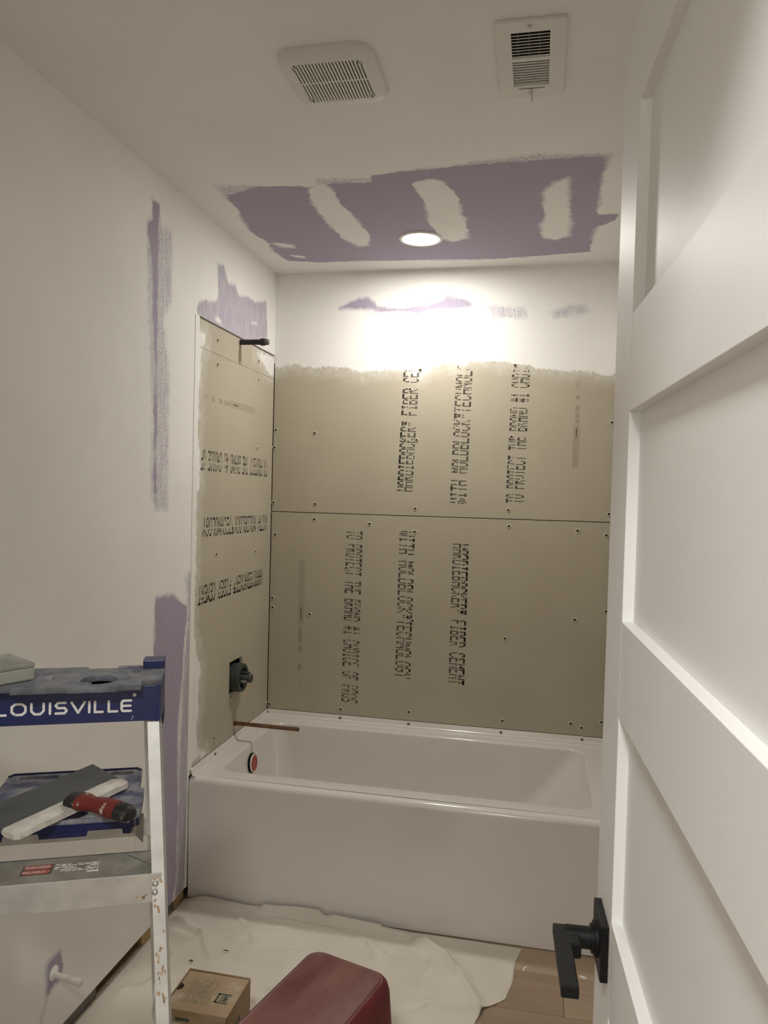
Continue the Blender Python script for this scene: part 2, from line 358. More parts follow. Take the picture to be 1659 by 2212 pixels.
L2 = [(-0.62, 2.302), (-0.572, 2.305), (-0.531, 2.253), (-0.461, 2.264), (-0.427, 2.232), (-0.319, 2.255), (-0.249, 2.251), (-0.127, 2.286), (-0.106, 2.149), (-0.142, 2.106), (-0.398, 2.076), (-0.542, 2.075), (-0.628, 2.08), (-0.777, 2.084), (-0.786, 2.103), (-0.745, 2.135), (-0.631, 2.156), (-0.605, 2.186)]
L2_W1 = [(-0.665, 2.11), (-0.602, 2.125), (-0.542, 2.083), (-0.637, 2.086)]
L2_W2 = [(-0.303, 2.173), (-0.221, 2.192), (-0.215, 2.164), (-0.29, 2.154)]
L3 = [(-1.049, 1.121), (-0.925, 1.112), (-0.821, 1.058), (-0.834, 0.946), (-0.847, 0.835), (-0.874, 0.665), (-0.868, 0.501), (-0.869, 0.274), (-0.87, 0.111), (-0.894, 0.043), (-0.948, 0.009), (-1.026, 0.022), (-1.028, 0.498), (-1.05, 0.882)]
L3_SOFT = [(-0.843, 1.174), (-0.797, 1.178), (-0.768, 0.398), (-0.804, 0.027), (-0.884, 0.037), (-0.868, 0.501), (-0.847, 0.835), (-0.821, 1.058)]
L4 = [(-1.578, 0.256), (-1.51, 0.253), (-1.504, 0.181), (-1.569, 0.172)]
B1 = [(0.302, 2.29), (0.385, 2.328), (0.433, 2.329), (0.469, 2.291), (0.564, 2.278), (0.633, 2.288), (0.714, 2.303), (0.782, 2.331), (0.861, 2.313), (0.901, 2.29), (0.817, 2.277), (0.749, 2.268), (0.692, 2.263), (0.646, 2.251), (0.564, 2.272), (0.493, 2.268), (0.446, 2.28)]
B1_SOFT = [(0.35, 2.294), (0.517, 2.273), (0.657, 2.264), (0.749, 2.262), (0.817, 2.272), (0.818, 2.238), (0.658, 2.23), (0.447, 2.257)]
B2_SOFT = [(0.929, 2.297), (1.118, 2.276), (1.13, 2.22), (0.976, 2.224)]
B3_SOFT = [(1.205, 2.257), (1.301, 2.283), (1.375, 2.281), (1.377, 2.237), (1.228, 2.219)]
MUD_EDGE = [(0.009, 2.026), (0.104, 2.036), (0.234, 2.03), (0.384, 2.013), (0.51, 2.012), (0.614, 2.011), (0.666, 1.981), (0.736, 2.03), (0.856, 2.039), (0.935, 2.049), (1.034, 2.048), (1.112, 2.037), (1.17, 2.017), (1.247, 2.011), (1.36, 2.002), (1.491, 1.994)]
LB_MUD = [(-0.804, 2.047), (-0.712, 2.039), (-0.714, 1.984), (-0.745, 1.972), (-0.75, 1.892), (-0.757, 1.74), (-0.776, 1.696), (-0.752, 1.624), (-0.736, 1.465), (-0.762, 1.457), (-0.759, 1.278), (-0.765, 1.215), (-0.767, 0.969), (-0.743, 0.909), (-0.746, 0.871), (-0.698, 0.804), (-0.71, 0.759), (-0.71, 0.662), (-0.738, 0.57), (-0.713, 0.522), (-0.647, 0.48), (-0.751, 0.485)]
LB_MUD2 = [(-0.23, 2.075), (0.011, 2.079), (0.005, 1.984), (-0.109, 1.996), (-0.177, 2.022), (-0.241, 2.043)]
SCREWS_B = [(0.014, 1.745), (0.002, 1.665), (0.01, 1.414), (0.022, 1.268), (0.014, 0.977), (0.017, 0.934), (0.007, 0.488), (0.198, 1.732), (0.208, 1.413), (0.206, 1.344), (0.194, 0.913), (0.35, 0.492), (0.461, 1.332), (0.36, 1.131), (0.665, 1.406), (0.666, 1.304), (0.667, 0.912), (0.661, 0.506), (0.671, 2.011), (0.663, 1.706), (0.628, 1.928), (1.079, 2.028), (1.073, 1.725), (1.069, 1.412), (1.073, 1.343), (1.072, 0.86), (1.071, 0.503), (1.359, 1.334), (1.359, 0.958), (1.357, 0.516), (1.402, 0.502), (1.483, 1.789), (1.483, 1.408), (1.476, 1.319), (1.485, 1.0), (1.482, 0.533)]
SCREWS_L = [(-0.615, 2.027), (-0.611, 1.938), (-0.194, 2.023), (-0.195, 1.944), (-0.189, 1.651), (-0.59, 1.224), (-0.19, 1.205), (-0.707, 1.055), (-0.429, 0.635), (-0.166, 0.497), (-0.582, 0.516), (-0.012, 0.495), (-0.012, 1.369)]
FLANGE_B = [(0.351, 0.45), (0.663, 0.446), (1.067, 0.446), (1.405, 0.448)]
FLANGE_L = [(-0.015, 0.449), (-0.583, 0.446)]

# ------------------------------------------------------------------ the setting
wl = grid_sheet('wall_left', 'x', YF, YT, .045, H, 0.0, .011, [M['mud'], M['core']],
    {'bare': lambda P: field(P, [L1_CORE, L3, L4]), 'thin': lambda P: field(P, [L1_SOFT, L3_SOFT, L3]), 'wash': lambda P: field(P, [L3_SOFT])-.01}, -.012,
    label='white compounded left wall with bare purple strips', kind='structure')
grid_sheet('drywall_panel', 'x', YT, 0.0, 2.083, H, 0.0, .010, [M['mud'], M['core']],
    {'bare': lambda P: field(P, []), 'thin': lambda P: field(P, []), 'wash': lambda P: field(P, [L2], [L2_W1, L2_W2])+.010}, -.012, wl)
MB().box((-.10, YF, 0), (-.09, .0, H)).build('stud_bay_backing', M['cavity_shade'], wl)  # near-black slab, so the valve cut-out and gaps look shaded
ys = [YF, -2.1, -1.62, -1.50, -1.33, -1.08, -1.00, -.90, -.865, YT]
kinds = ['lumber', 'steel_track', 'lumber', 'steel_track', 'dark_lumber', 'lumber', 'dark_lumber', 'steel_track', 'lumber']
for a, b, k in zip(ys[:-1], ys[1:], kinds):
    MB().box((-.09, a+.002, 0), (-.010 if k != 'dark_lumber' else -.022, b-.002, .055)).build('bottom_plate', M[k], wl)

def board(name, axis, a0, a1, b0, b1, mudf, parent, hole=None, thick=.012):
    st = .011
    def lines(lo, hi, ex):
        return np.unique(np.round(np.concatenate([np.linspace(lo, hi, max(2, round((hi-lo)/st)+1)), ex]), 5))
    A = lines(a0, a1, hole[:2] if hole else []); Bq = lines(b0, b1, hole[2:] if hole else [])
    na, nb = len(A)-1, len(Bq)-1
    GA, GB = np.meshgrid(A, Bq, indexing='ij'); P = np.stack([GA.ravel(), GB.ravel()], 1)
    def pt(p, q, t): return (t, p, q) if axis == 'x' else (p, t, q)
    s = -1 if axis == 'x' else 1
    vs = [pt(p, q, 0.0) for p, q in P]; fs = []
    for i in range(na):
        for j in range(nb):
            if hole:
                ca, cb = (A[i]+A[i+1])/2, (Bq[j]+Bq[j+1])/2
                if hole[0] < ca < hole[1] and hole[2] < cb < hole[3]: continue
            fs.append((i*(nb+1)+j, (i+1)*(nb+1)+j, (i+1)*(nb+1)+j+1, i*(nb+1)+j+1))
    nf = len(fs); n0 = len(vs)
    def rim(c):
        o = len(vs)
        for t in (0.0, s*thick): vs.extend(pt(p, q, t) for p, q in c)
        fs.extend([(o+k, o+(k+1) % 4, o+4+(k+1) % 4, o+4+k) for k in range(4)])
    rim(((a0, b0), (a1, b0), (a1, b1), (a0, b1)))
    if hole: rim(((hole[0], hole[2]), (hole[1], hole[2]), (hole[1], hole[3]), (hole[0], hole[3])))
    me = bpy.data.meshes.new(name); me.from_pydata(vs, [], fs)
    me.materials.append(M['board']); me.materials.append(M['core'])
    me.polygons.foreach_set('material_index', [0]*nf+[1]*(len(fs)-nf))
    at = me.attributes.new('mud', 'FLOAT', 'POINT'); v = np.full(len(vs), -.3); v[:n0] = mudf(P); at.data.foreach_set('value', v.astype(np.float32))
    if (me.polygons[0].normal.x if axis == 'x' else -me.polygons[0].normal.y) < 0: me.flip_normals()
    me.update(); return link(name, me, parent)
MB().box((-.004, -.802, .045), (.0022, -.7885, 2.083), bev=.001).box((-.004, -.789, .445), (.0022, -.770, 2.083), bev=.001).build('corner_bead', M['plain_wall'], wl)
LBM = [(-.80, 2.10)]+LB_MUD+[(-.80, .46)]
lb_main = board('backer_board', 'x', YT+.002, -.003, .468, 1.974, lambda P: field(P, [LBM, LB_MUD2]), wl, (-.441, -.310, .647, .775))
lb_top = board('backer_board', 'x', YT+.002, -.003, 1.9755, 2.076, lambda P: field(P, [LBM, LB_MUD2])-.006, wl)

wb = grid_sheet('wall_back', 'y', -.012, W+.012, 2.047, H, 0.0, .011, [M['mud'], M['core']],
    {'bare': lambda P: field(P, [B1])+.002, 'thin': lambda P: field(P, [B1_SOFT, B2_SOFT, B3_SOFT])-.006, 'wash': lambda P: field(P, [B1])+.006}, .012,
    label='white back wall above the tub with a purple streak', kind='structure')
MB().box((-.1, .02, 0), (W+.1, .03, H)).build('stud_bay_backing', M['cavity_shade'], wb)  # near-black slab gives the board seam its painted shade
def mud_back(P): return P[:, 1]-np.interp(P[:, 0], [p[0] for p in MUD_EDGE], [p[1] for p in MUD_EDGE])+.004
bb_up = board('backer_board', 'y', .003, W-.003, 1.3755, 2.047, mud_back, wb)
bb_lo = board('backer_board', 'y', .003, W-.003, .468, 1.3722, lambda P: np.full(len(P), -.3), wb)

wr = MB().box((W, YF, 0), (W+.03, .03, H)).build('wall_right', M['plain_wall'], label='plain white right wall behind the open door', kind='structure')
MB().box((W-.012, YT+.002, .468), (W, -.012, 2.0)).build('backer_board', M['board'], wr)
wf = MB().box((-.11, YF-.115, 0), (.62, YF, H)).box((1.362, YF-.115, 0), (W+.03, YF, H)).box((.62, YF-.115, 2.05), (1.362, YF, H)).build('wall_front', M['plain_wall'], label='white doorway wall around the camera', kind='structure')
ceil = grid_sheet('ceiling', 'z', 0.0, W, YF, 0.0, H, .012, [M['mud'], M['core']],
    {'bare': lambda P: field(P, [CEIL_PURPLE], [CEIL_W1, CEIL_W2, CEIL_W3, CEIL_W4, CEIL_W5]),
     'thin': lambda P: field(P, [CEIL_H1, CEIL_HL, CEIL_HT, CEIL_HR]), 'wash': lambda P: field(P, [CEIL_H1])}, .02,
    label='white ceiling with a large bare purple patch', kind='structure')
# hall the camera stands in
hw = MB().box((-.6, -4.5, 0), (2.3, -4.47, H)).box((-.63, -4.5, 0), (-.6, YF-.115, H)).box((2.3, -4.5, 0), (2.33, YF-.115, H)).build('wall_hall', M['plain_wall'], label='plain white hallway walls', kind='structure')
MB().box((-.63, -4.5, H), (2.33, YF-.02, H+.02)).build('ceiling_hall', M['plain_wall'], label='plain white hallway ceiling', kind='structure')
MB().box((-.6, YF-.115, 0), (-.11, YF-.105, H)).box((W+.03, YF-.115, 0), (2.3, YF-.105, H)).build('wall_hall_side', M['plain_wall'], label='white hallway wall beside the doorway', kind='structure')

fl = MB().box((-.63, -4.5, -.03), (2.33, .03, -.009)).build('floor', M['dark_lumber'], label='pale oak plank floor', kind='structure')
random.seed(3)
pm = {}
y = -.73; row = 0
while y > -4.5:
    y0 = y-.18
    if y0 < YF: xa, xb = -.6, 2.3
    else: xa, xb = -.088, W
    x = xa; cut = [.74, 1.31, .45, 1.05][row % 4]
    xs = [xa]
    while cut < xb: xs.append(cut); cut += 1.22
    xs.append(xb)
    for k, (p, q) in enumerate(zip(xs[:-1], xs[1:])):
        m = PL[(row*2+k) % 3]; key = (round(q-p, 3), m.name)
        if key not in pm: pm[key] = MB().box((0, 0, -.009), (q-p-.0012, .1786, 0), bev=.0008).mesh('plank', [m])
        link('plank', pm[key], fl, loc=(p+.0006, y0+.0007, 0))
    y = y0; row += 1

# ------------------------------------------------------------------ door (opened inwards, five recessed panels)
dang = math.radians(93.2)
door = empty('door_1', (1.3213, -2.9586, 0), dang, label='white five-panel door standing open on the right', kind='structure')
DW = .71
for a, b in ((0, .112), (.598, DW)):
    MB().box((a, -.035, .012), (b, 0, 2.03), bev=.0015).build('stile', M['door'], door)
tops = [1.922-.3455*i for i in range(5)]
edges = [2.03]+[v for t in tops for v in (t, t-.2365)]+[.012]
for i in range(0, len(edges), 2):
    MB().box((.112, -.035, edges[i+1]), (.598, 0, edges[i]), bev=.0008).build('rail', M['door'], door)
for t in tops:
    MB().box((.108, -.025, t-.2405), (.602, -.0125, t+.004)).build('panel', M['door'], door)
hd = empty('handle', (.642, 0, .949), parent=door, label='matte black square lever handle')
MB().box((-.033, 0, -.033), (.033, .009, .033), bev=.0012).build('rose', M['black'], hd)
MB().tube([(0, .009, 0), (0, .013, 0), (0, .0135, 0), (0, .016, 0)], [.020, .020, .0165, .0165], 32).tube([(0, .016, 0), (0, .045, 0)], .0125, 32).build('neck', M['black'], hd)
MB().box((-.108, .041, -.006), (.0125, .060, .007), bev=.0015).box((-.030, .030, -.010), (.010, .043, .008), bev=.002).build('lever', M['black'], hd)

# ------------------------------------------------------------------ bathtub
tub = empty('bathtub', (W/2, YT/2, 0), label='white alcove bathtub with a plain apron', cat='bathtub')
ZD = .4415
def tl(p): return (p[0]-W/2, p[1]-YT/2, p[2])
NR = 12
def ring(x0, x1, y0, y1, r, z): return [tl((p[0], p[1], z)) for p in rrect(x0, x1, y0, y1, r, NR)]
rings = [ring(.004, W-.004, YT+.03, -.004, .0005, ZD)]
bx0, bx1, by0, by1 = .076, 1.406, -.694, -.100
rings.append(ring(bx0-.008, bx1+.008, by0-.008, by1+.008, .068, ZD))
for k in range(1, 6):
    t = math.radians(18*k); rings.append(ring(bx0-.008+.010*math.sin(t), bx1+.008-.010*math.sin(t), by0-.008+.010*math.sin(t), by1+.008-.010*math.sin(t), .066, ZD-.010*(1-math.cos(t))))
for (dl, dr, dy, dep, r) in ((.006, .03, .006, .06, .07), (.014, .085, .014, .14, .08), (.024, .15, .024, .22, .09), (.036, .205, .036, .28, .10), (.055, .24, .055, .312, .11), (.085, .28, .085, .33, .11), (.13, .34, .13, .336, .10)):
    rings.append(ring(bx0+dl, bx1-dr, by0+dy, by1-dy, r, ZD-dep))
MB().loft(rings, 0, True, cap1=True).build('basin', M['enamel'], tub)
prof = [(YT+.03, ZD)]+[(YT+.022-.022*math.sin(math.radians(a)), ZD-.022+.022*math.cos(math.radians(a))) for a in range(0, 91, 15)]+[(YT, .30), (YT+.004, .06), (YT+.006, .004), (YT+.02, .004)]
n = 25
MB().loft([[tl((.004+(W-.008)*i/(n-1), p[0]-.0035*math.sin(math.pi*i/(n-1)), p[1])) for p in prof] for i in range(n)], 0, True, closed=False).build('apron', M['enamel'], tub)
def flange(pts): return [tl(p) for p in pts]
fb = MB()
def fl_prof(t, s):  # from wall to deck
    return [(.0, .466), (.006, .466), (.0075, .463), (.0095, .452), (.013, .446), (.022, ZD+.0006)]
fb.loft([[tl((x, -d, z)) for d, z in fl_prof(0, 0)] for x in (.003, W-.003)], 0, True, closed=False)
fb.loft([[tl((d, y_, z)) for d, z in fl_prof(0, 0)] for y_ in (YT+.006, -.003)], 0, True, closed=False)
fb.loft([[tl((W-d, y_, z)) for d, z in fl_prof(0, 0)] for y_ in (YT+.006, -.003)], 0, True, closed=False)
fb.build('tiling_flange', M['enamel'], tub)
fs_me = MB().tube([(0, 0, 0), (0, 0, .002), (0, 0, .0035)], [.006, .0055, .002], 12).mesh('flange_screw', [M['screw_grey']])
for x, z in FLANGE_B: link('flange_screw', fs_me, tub, loc=tl((x, -.009, .455)), rot=(math.pi/2, 0, 0))
for y_, z in FLANGE_L: link('flange_screw', fs_me, tub, loc=tl((.009, y_, .455)), rot=(0, math.pi/2, 0))
# overflow cover on the left end of the basin
ov = empty('overflow_cover', tl((.083, -.398, .362)), parent=tub, label='round red plastic cap in a white ring'); ov.rotation_euler = (0, math.radians(-4), 0)
ng = MB().tube([(-.004, 0, 0), (.010, 0, 0)], .033, 40)
for k in range(14):
    a = 2*math.pi*k/14; ng.box((.0, -.005, .031), (.009, .005, .0385), T=Matrix.Rotation(a, 4, 'X'))
ng.build('toothed_nut', M['black'], ov)
MB().tube([(.010, 0, 0), (.0135, 0, 0), (.0148, 0, 0)], [.0355, .0355, .033], 40).build('ring', M['white_gloss'], ov)
MB().tube([(.0142, 0, 0), (.0158, 0, 0), (.0162, 0, 0)], [.0315, .031, .026], 40).build('cap', M['red_cap'], ov)

# ------------------------------------------------------------------ ink on the boards
F57 = {'A': '01110 10001 10001 11111 10001 10001 10001', 'B': '11110 10001 10001 11110 10001 10001 11110', 'C': '01110 10001 10000 10000 10000 10001 01110',
 'D': '11110 10001 10001 10001 10001 10001 11110', 'E': '11111 10000 10000 11110 10000 10000 11111', 'F': '11111 10000 10000 11110 10000 10000 10000',
 'G': '01110 10001 10000 10111 10001 10001 01110', 'H': '10001 10001 10001 11111 10001 10001 10001', 'I': '01110 00100 00100 00100 00100 00100 01110',
 'K': '10001 10010 10100 11000 10100 10010 10001', 'L': '10000 10000 10000 10000 10000 10000 11111', 'M': '10001 11011 10101 10101 10001 10001 10001',
 'N': '10001 11001 10101 10101 10011 10001 10001', 'O': '01110 10001 10001 10001 10001 10001 01110', 'P': '11110 10001 10001 11110 10000 10000 10000',
 'R': '11110 10001 10001 11110 10100 10010 10001', 'S': '01111 10000 10000 01110 00001 00001 11110', 'T': '11111 00100 00100 00100 00100 00100 00100',
 'W': '10001 10001 10001 10101 10101 10101 01010', 'Y': '10001 10001 01010 00100 00100 00100 00100', '#': '01010 01010 11111 01010 11111 01010 01010',
 '1': '00100 01100 00100 00100 00100 00100 01110', '~': '11111 01010 01110 01010 00000 00000 00000'}
F57 = {k: [[c == '1' for c in r] for r in v.split()] for k, v in F57.items()}
T_PRO = 'TO PROTECT THE BRAND #1 CHOICE OF PROS'; T_TEC = 'WITH MOLDBLOCK~TECHNOLOGY'; T_CEM = 'HARDIEBACKER~ FIBER CEMENT'
def inkjet(text, start, dirv, upv, nrm, pitch, height, parent, keep=None, seed=0, smear=0.0, shear=0.0):
    """ink-jet lettering: every dot of the 14-row head smeared along the travel direction; the head is split after row 8"""
    rnd = random.Random(seed); mb = MB(); dirv, upv, nrm, start = Vector(dirv), Vector(upv), Vector(nrm), Vector(start)
    cw = pitch/6.0; rh = height/15.6
    for i, ch in enumerate(text):
        if ch not in F57: continue
        g = F57[ch]
        for r in range(14):
            row = g[r//2]; top = r < 6
            v = height-(r+.5)*rh if top else height-(r+.5)*rh-1.4*rh
            sh = (cw*.55 if top else 0)+shear*v
            c = 0
            while c < 5:
                if not row[c]: c += 1; continue
                e = c
                while e+1 < 5 and row[e+1]: e += 1
                if rnd.random() > .05:
                    for _ in range(2 if (smear and top and rnd.random() < smear) else 1):
                        j = rnd.uniform(-.25, .25)*cw*(2.5 if _ else 1)
                        u0 = i*pitch+c*cw+sh+j; u1 = i*pitch+(e+.92)*cw+sh+j; hh = rh*rnd.uniform(.38, .47)
                        q = [start+dirv*u+upv*w+nrm*.0004 for u, w in ((u0, v-hh), (u1, v-hh), (u1, v+hh), (u0, v+hh))]
                        if keep is None or keep(q[0]): mb.add(q, [(0, 1, 2, 3)])
                c = e+1
    return mb.build('printed_text', M['ink'], parent)
X_, Y_, Z_ = Vector((1, 0, 0)), Vector((0, 1, 0)), Vector((0, 0, 1))
inkjet(T_PRO, (.356, 0, 1.300), -Z_+X_*-.006, X_, -Y_, .777/38, .076, bb_lo, None, 1)
inkjet(T_TEC, (.598, 0, 1.306), -Z_+X_*-.006, X_, -Y_, .0262, .070, bb_lo, None, 2, .3)
inkjet(T_CEM, (.835, 0, 1.260), -Z_+X_*-.004, X_, -Y_, .0238, .070, bb_lo, None, 3, .9)
rk = random.Random(5)
kz = lambda q: q.z < 2.01+rk.uniform(-.03, .012)
inkjet(T_CEM, (.652, 0, 1.481), Z_+X_*.03, -X_, -Y_, .0238, .070, bb_up, kz, 4, .9)
inkjet(T_TEC, (.889, 0, 1.434), Z_+X_*.02, -X_, -Y_, .0262, .072, bb_up, kz, 5, .3)
inkjet(T_PRO, (1.133, 0, 1.443), Z_+X_*.02, -X_, -Y_, .777/38, .077, bb_up, kz, 6)
ky = lambda q: q.y > -.735
inkjet(T_PRO, (0, -.066, 1.606), -Y_+Z_*.012, -Z_, X_, .777/38, .076, lb_main, ky, 7)
inkjet(T_TEC, (0, -.057, 1.360), -Y_+Z_*.01, -Z_, X_, .0262, .071, lb_main, ky, 8, .4)
inkjet(T_CEM, (0, -.100, 1.121), -Y_-Z_*.004, -Z_, X_, .0246, .070, lb_main, ky, 9, .9)
def faint(parent, start, dirv, upv, nrm, length, height, seed):
    rnd = random.Random(seed); mb = MB(); start = Vector(start)
    def rect(u0, u1, v0, v1):
        mb.add([start+dirv*u+upv*v+nrm*.0003 for u, v in ((u0, v0), (u1, v0), (u1, v1), (u0, v1))], [(0, 1, 2, 3)])
    L_ = length
    for k in range(5): rect(L_*.0, L_*(.52-.03*rnd.random()), height*(.05+.2*k), height*(.05+.2*k)+.0025)
    rect(L_*.36, L_*.46, height*.4, height*.6)
    for u in (.52, .58, .66, .80): rect(L_*u, L_*(u+.045+.02*rnd.random()), height*.25, height*.85)
    rect(L_*.90, L_*1.0, height*.5, height*.58); rect(L_*.92, L_*1.0, height*.2, height*.26)
    return mb.build('faint_print', M['ink_faint'], parent)
faint(bb_up, (1.328, 0, 1.598), Z_, X_, -Y_, .36, .026, 1)
faint(bb_lo, (.168, 0, 1.157), -Z_, -X_, -Y_, .59, .030, 2)
faint(lb_main, (0, -.222, 1.820), -Y_, -Z_, X_, .51, .028, 3)
# screws driven into the boards
sc = MB()
n = 14
def circ(r, z, jit=0, ph=0): return [((r+jit*math.sin(3*t+ph)+jit*.7*math.sin(5*t))*math.cos(t), (r+jit*math.cos(2*t+ph))*math.sin(t), z) for t in (2*math.pi*k/n for k in range(n))]
sc.loft([circ(.0096, 0, .0011), circ(.0080, .0022, .0008), circ(.0056, .0018, .0004)], 0, True)
sc.loft([circ(.0056, .0018, .0004), circ(.0044, .0004)], 1, True, cap1=True)
screw_me = sc.mesh('screw', [M['screw_rim'], M['screw']])
rs = random.Random(11)
for x, z in SCREWS_B:
    link('screw', screw_me, bb_up if z > 1.374 else bb_lo, loc=(min(max(x, .010), W-.012), -.0002, z), rot=(math.pi/2, 0, rs.uniform(0, 6)) if False else Matrix.Rotation(math.pi/2, 3, 'X').to_euler())
for y_, z in SCREWS_L:
    link('screw', screw_me, lb_top if z > 1.975 else lb_main, loc=(.0002, min(y_, -.011), z), rot=(0, math.pi/2, 0))

# ------------------------------------------------------------------ plumbing stubs
sp = empty('tub_spout_stub', (0, -.381, .5126), label='copper pipe stub for the tub spout above the rim', cat='pipe')
MB().tube([(-.05, 0, 0), (.12, 0, -.0005), (.276, 0, -.0015)], .0083, 24, cap=False).tube([(.276, 0, -.0015), (.02, 0, 0)], .0070, 24, 0, cap=False).build('pipe', M['copper'], sp)
MB().tube([(.0, -.001, -.018), (.003, -.001, -.018)], .009, 16).build('torn_hole', M['screw_rim'], sp)
sh = empty('shower_arm_stub', (0, -.3985, 2.0634), label='black capped pipe nipple for the shower arm high on the wall', cat='pipe')
MB().tube([(-.05, 0, 0), (.088, 0, -.001)], .0108, 24).build('nipple', M['black_pipe'], sh)
MB().tube([(.084, 0, -.001), (.088, 0, -.001), (.104, 0, -.001), (.107, 0, -.001)], [.0115, .0142, .0142, .012], 24).build('coupling', M['black_pipe'], sh)
MB().tube([(.107, 0, -.001), (.119, 0, -.001), (.1215, 0, -.001)], [.0122, .0122, .010], 8, smooth=False).build('plug', M['screw_grey'], sh)
# mixing valve in its square cut-out
vl = empty('shower_valve', (0, -.381, .703), label='dark grey-green round shower valve in a square wall cut-out', cat='valve')
def disc_ring(mb, x0, x1, ro, ri, n=40, mi=0):
    def c(r, x): return [(x, r*math.cos(2*math.pi*k/n), r*math.sin(2*math.pi*k/n)) for k in range(n)]
    mb.loft([c(ri, x0), c(ro, x0), c(ro, x1-.003), c(ro-.003, x1), c(ri, x1), c(ri, x0)], mi, True)
mb = MB(); disc_ring(mb, -.012, .036, .058, .042)
for a in (35, 145, 215, 325):
    mb.box((-.006, -.006, .02), (.028, .006, .045), T=Matrix.Rotation(math.radians(a), 4, 'X'))
mb.build('guard_ring', M['green_plastic'], vl)
MB().tube([(-.06, 0, 0), (.008, 0, 0)], .030, 32).tube([(-.05, 0, -.09), (-.05, 0, .09)], .013, 16).build('valve_body', M['brass'], vl)
cp = MB().tube([(-.01, 0, 0), (.068, 0, 0), (.072, 0, 0)], [.0185, .0185, .016], 32).box((.022, -.011, .0165), (.062, .011, .0245), bev=.0015).build('cartridge_cover', M['green_plastic'], vl)
pt_ = []
for k in range(7):
    t = math.radians(200+k*14); pt_.append((math.cos(t)*.0188, math.sin(t)*.0188))
MB().loft([[(x, p, q) for p, q in pt_] for x in (.030, .054)], 0, True, closed=False).build('paper_sticker', M['paper'], cp)
# capped supply stub for the toilet, low on the left wall
su = empty('supply_pipe_stub', (0, -1.540, .208), label='white capped supply pipe low on the left wall', cat='pipe')
MB().tube([(-.02, 0, 0), (.066, -.006, -.008)], .0078, 20).build('pipe', M['supply'], su)
MB().tube([(.064, -.006, -.008), (.081, -.0072, -.0095), (.084, -.0073, -.0097)], [.0092, .0092, .0075], 20).build('end_cap', M['supply'], su)
MB().tube([(0, 0, 0), (.003, 0, 0), (.006, 0, 0)], [.019, .016, .009], 11).build('compound_ring', M['chip_white'], su)

# ------------------------------------------------------------------ ceiling fixtures
dl = empty('recessed_downlight', (LIGHT[0], LIGHT[1], H), label='lit round recessed light in the purple ceiling patch', cat='ceiling light')
mb = MB(); nn = 48
def cz(r, z): return [(r*math.cos(2*math.pi*k/nn), r*math.sin(2*math.pi*k/nn), z) for k in range(nn)]
mb.loft([cz(.084, 0), cz(.083, -.004), cz(.076, -.007), cz(.071, -.005)], 0, True); mb.build('trim_ring', M['plastic_white'], dl)
MB().loft([cz(.071, -.0045), cz(.03, -.0046)], 0, True, cap1=True).build('lens', M['lens'], dl)

fan = empty('exhaust_fan_cover', (.6965, -1.534, H), label='square rounded white exhaust fan cover with fine slots', cat='fan cover')
hx, hy = .1115, .1185; ix, iy = .0815, .0800
fr = MB(); NRF = 8
def rq(ax, ay, r, z): return [(p[0], p[1], z) for p in rrect(-ax, ax, -ay, ay, r, NRF)]
fr.loft([rq(hx, hy, .045, 0), rq(hx, hy, .045, -.006), rq(hx-.003, hy-.003, .043, -.011), rq(hx-.012, hy-.012, .036, -.017), rq(ix+.012, iy+.012, .018, -.019), rq(ix, iy, .010, -.0192), rq(ix, iy, .010, -.003)], 0, True)
fr.build('cover', M['plastic_white'], fan)
MB().box((-ix, -iy, -.0045), (ix, iy, -.0035)).build('interior_shade', M['cavity_shade'], fan)  # shade behind the slots, painted as a near-black sheet
sl_n = 21; pitch = 2*ix/sl_n
slat = MB().box((-pitch*.31, -iy, -.0168), (pitch*.31, iy, -.0191)).mesh('slat', [M['plastic_white']])
for k in range(0, sl_n+1): link('slat', slat, fan, loc=(-ix+k*pitch, 0, 0))
MB().box((-ix, -.0025, -.0168), (ix, .0015, -.0190)).build('cross_bar', M['plastic_white'], fan)
for sx, sy in ((1, 1), (-1, 1), (1, -1), (-1, -1)):
    MB().prism([(sx*ix, sy*iy), (sx*(ix-.017), sy*iy), (sx*ix, sy*(iy-.024))][::sx*sy], 'z', -.0160, -.0191).build('corner_gusset', M['plastic_white'], fan)

vt = empty('ceiling_register', (1.1465, -1.5245, H), label='white ceiling air register with louvres and a lever', cat='vent')
hx, hy = .0725, .1465; ox0, ox1 = -.043, .041
oy = [(-.1135, -.0140), (-.0050, .0985)]
flat2d(rrect(-hx, hx, -hy, hy, .004, 3), [[(ox0, a), (ox1, a), (ox1, b), (ox0, b)] for a, b in oy], -.0065, -.0015, M['vent_white'], 'frame', vt, bevel=.0015)
MB().box((-hx+.004, -hy+.004, -.0012), (hx-.004, hy-.004, -.0002)).build('duct_shade_sheet', M['cavity_shade'], vt)  # near-black sheet painted for the shade behind the louvres
lv = MB().box((ox0, -.0045, -.0007), (ox1, .0045, .0007), T=Matrix.Rotation(math.radians(40), 4, 'X')).mesh('louvre', [M['vent_white']])
for k in range(9): link('louvre', lv, vt, loc=(0, oy[0][0]+.006+k*.0109, -.0045))
lv2 = MB().box((ox0, -.0052, -.0006), (ox1, .0052, .0006), T=Matrix.Rotation(math.radians(12), 4, 'X')).mesh('louvre', [M['vent_grey']])
for k in range(10): link('louvre', lv2, vt, loc=(0, oy[1][0]+.005+k*.0103, -.0038))
dv = MB().box((-.0025, -.050, -.0022), (.0025, .047, -.0014)).mesh('fin', [M['screw_grey']])
for xx in (-.028, -.004, .018): link('fin', dv, vt, loc=(xx, oy[0][0]+.050, 0))
scw = MB().tube([(0, 0, -.0075), (0, 0, -.0092), (0, 0, -.0105)], [.0055, .0055, .003], 14).mesh('screw', [M['vent_grey']])
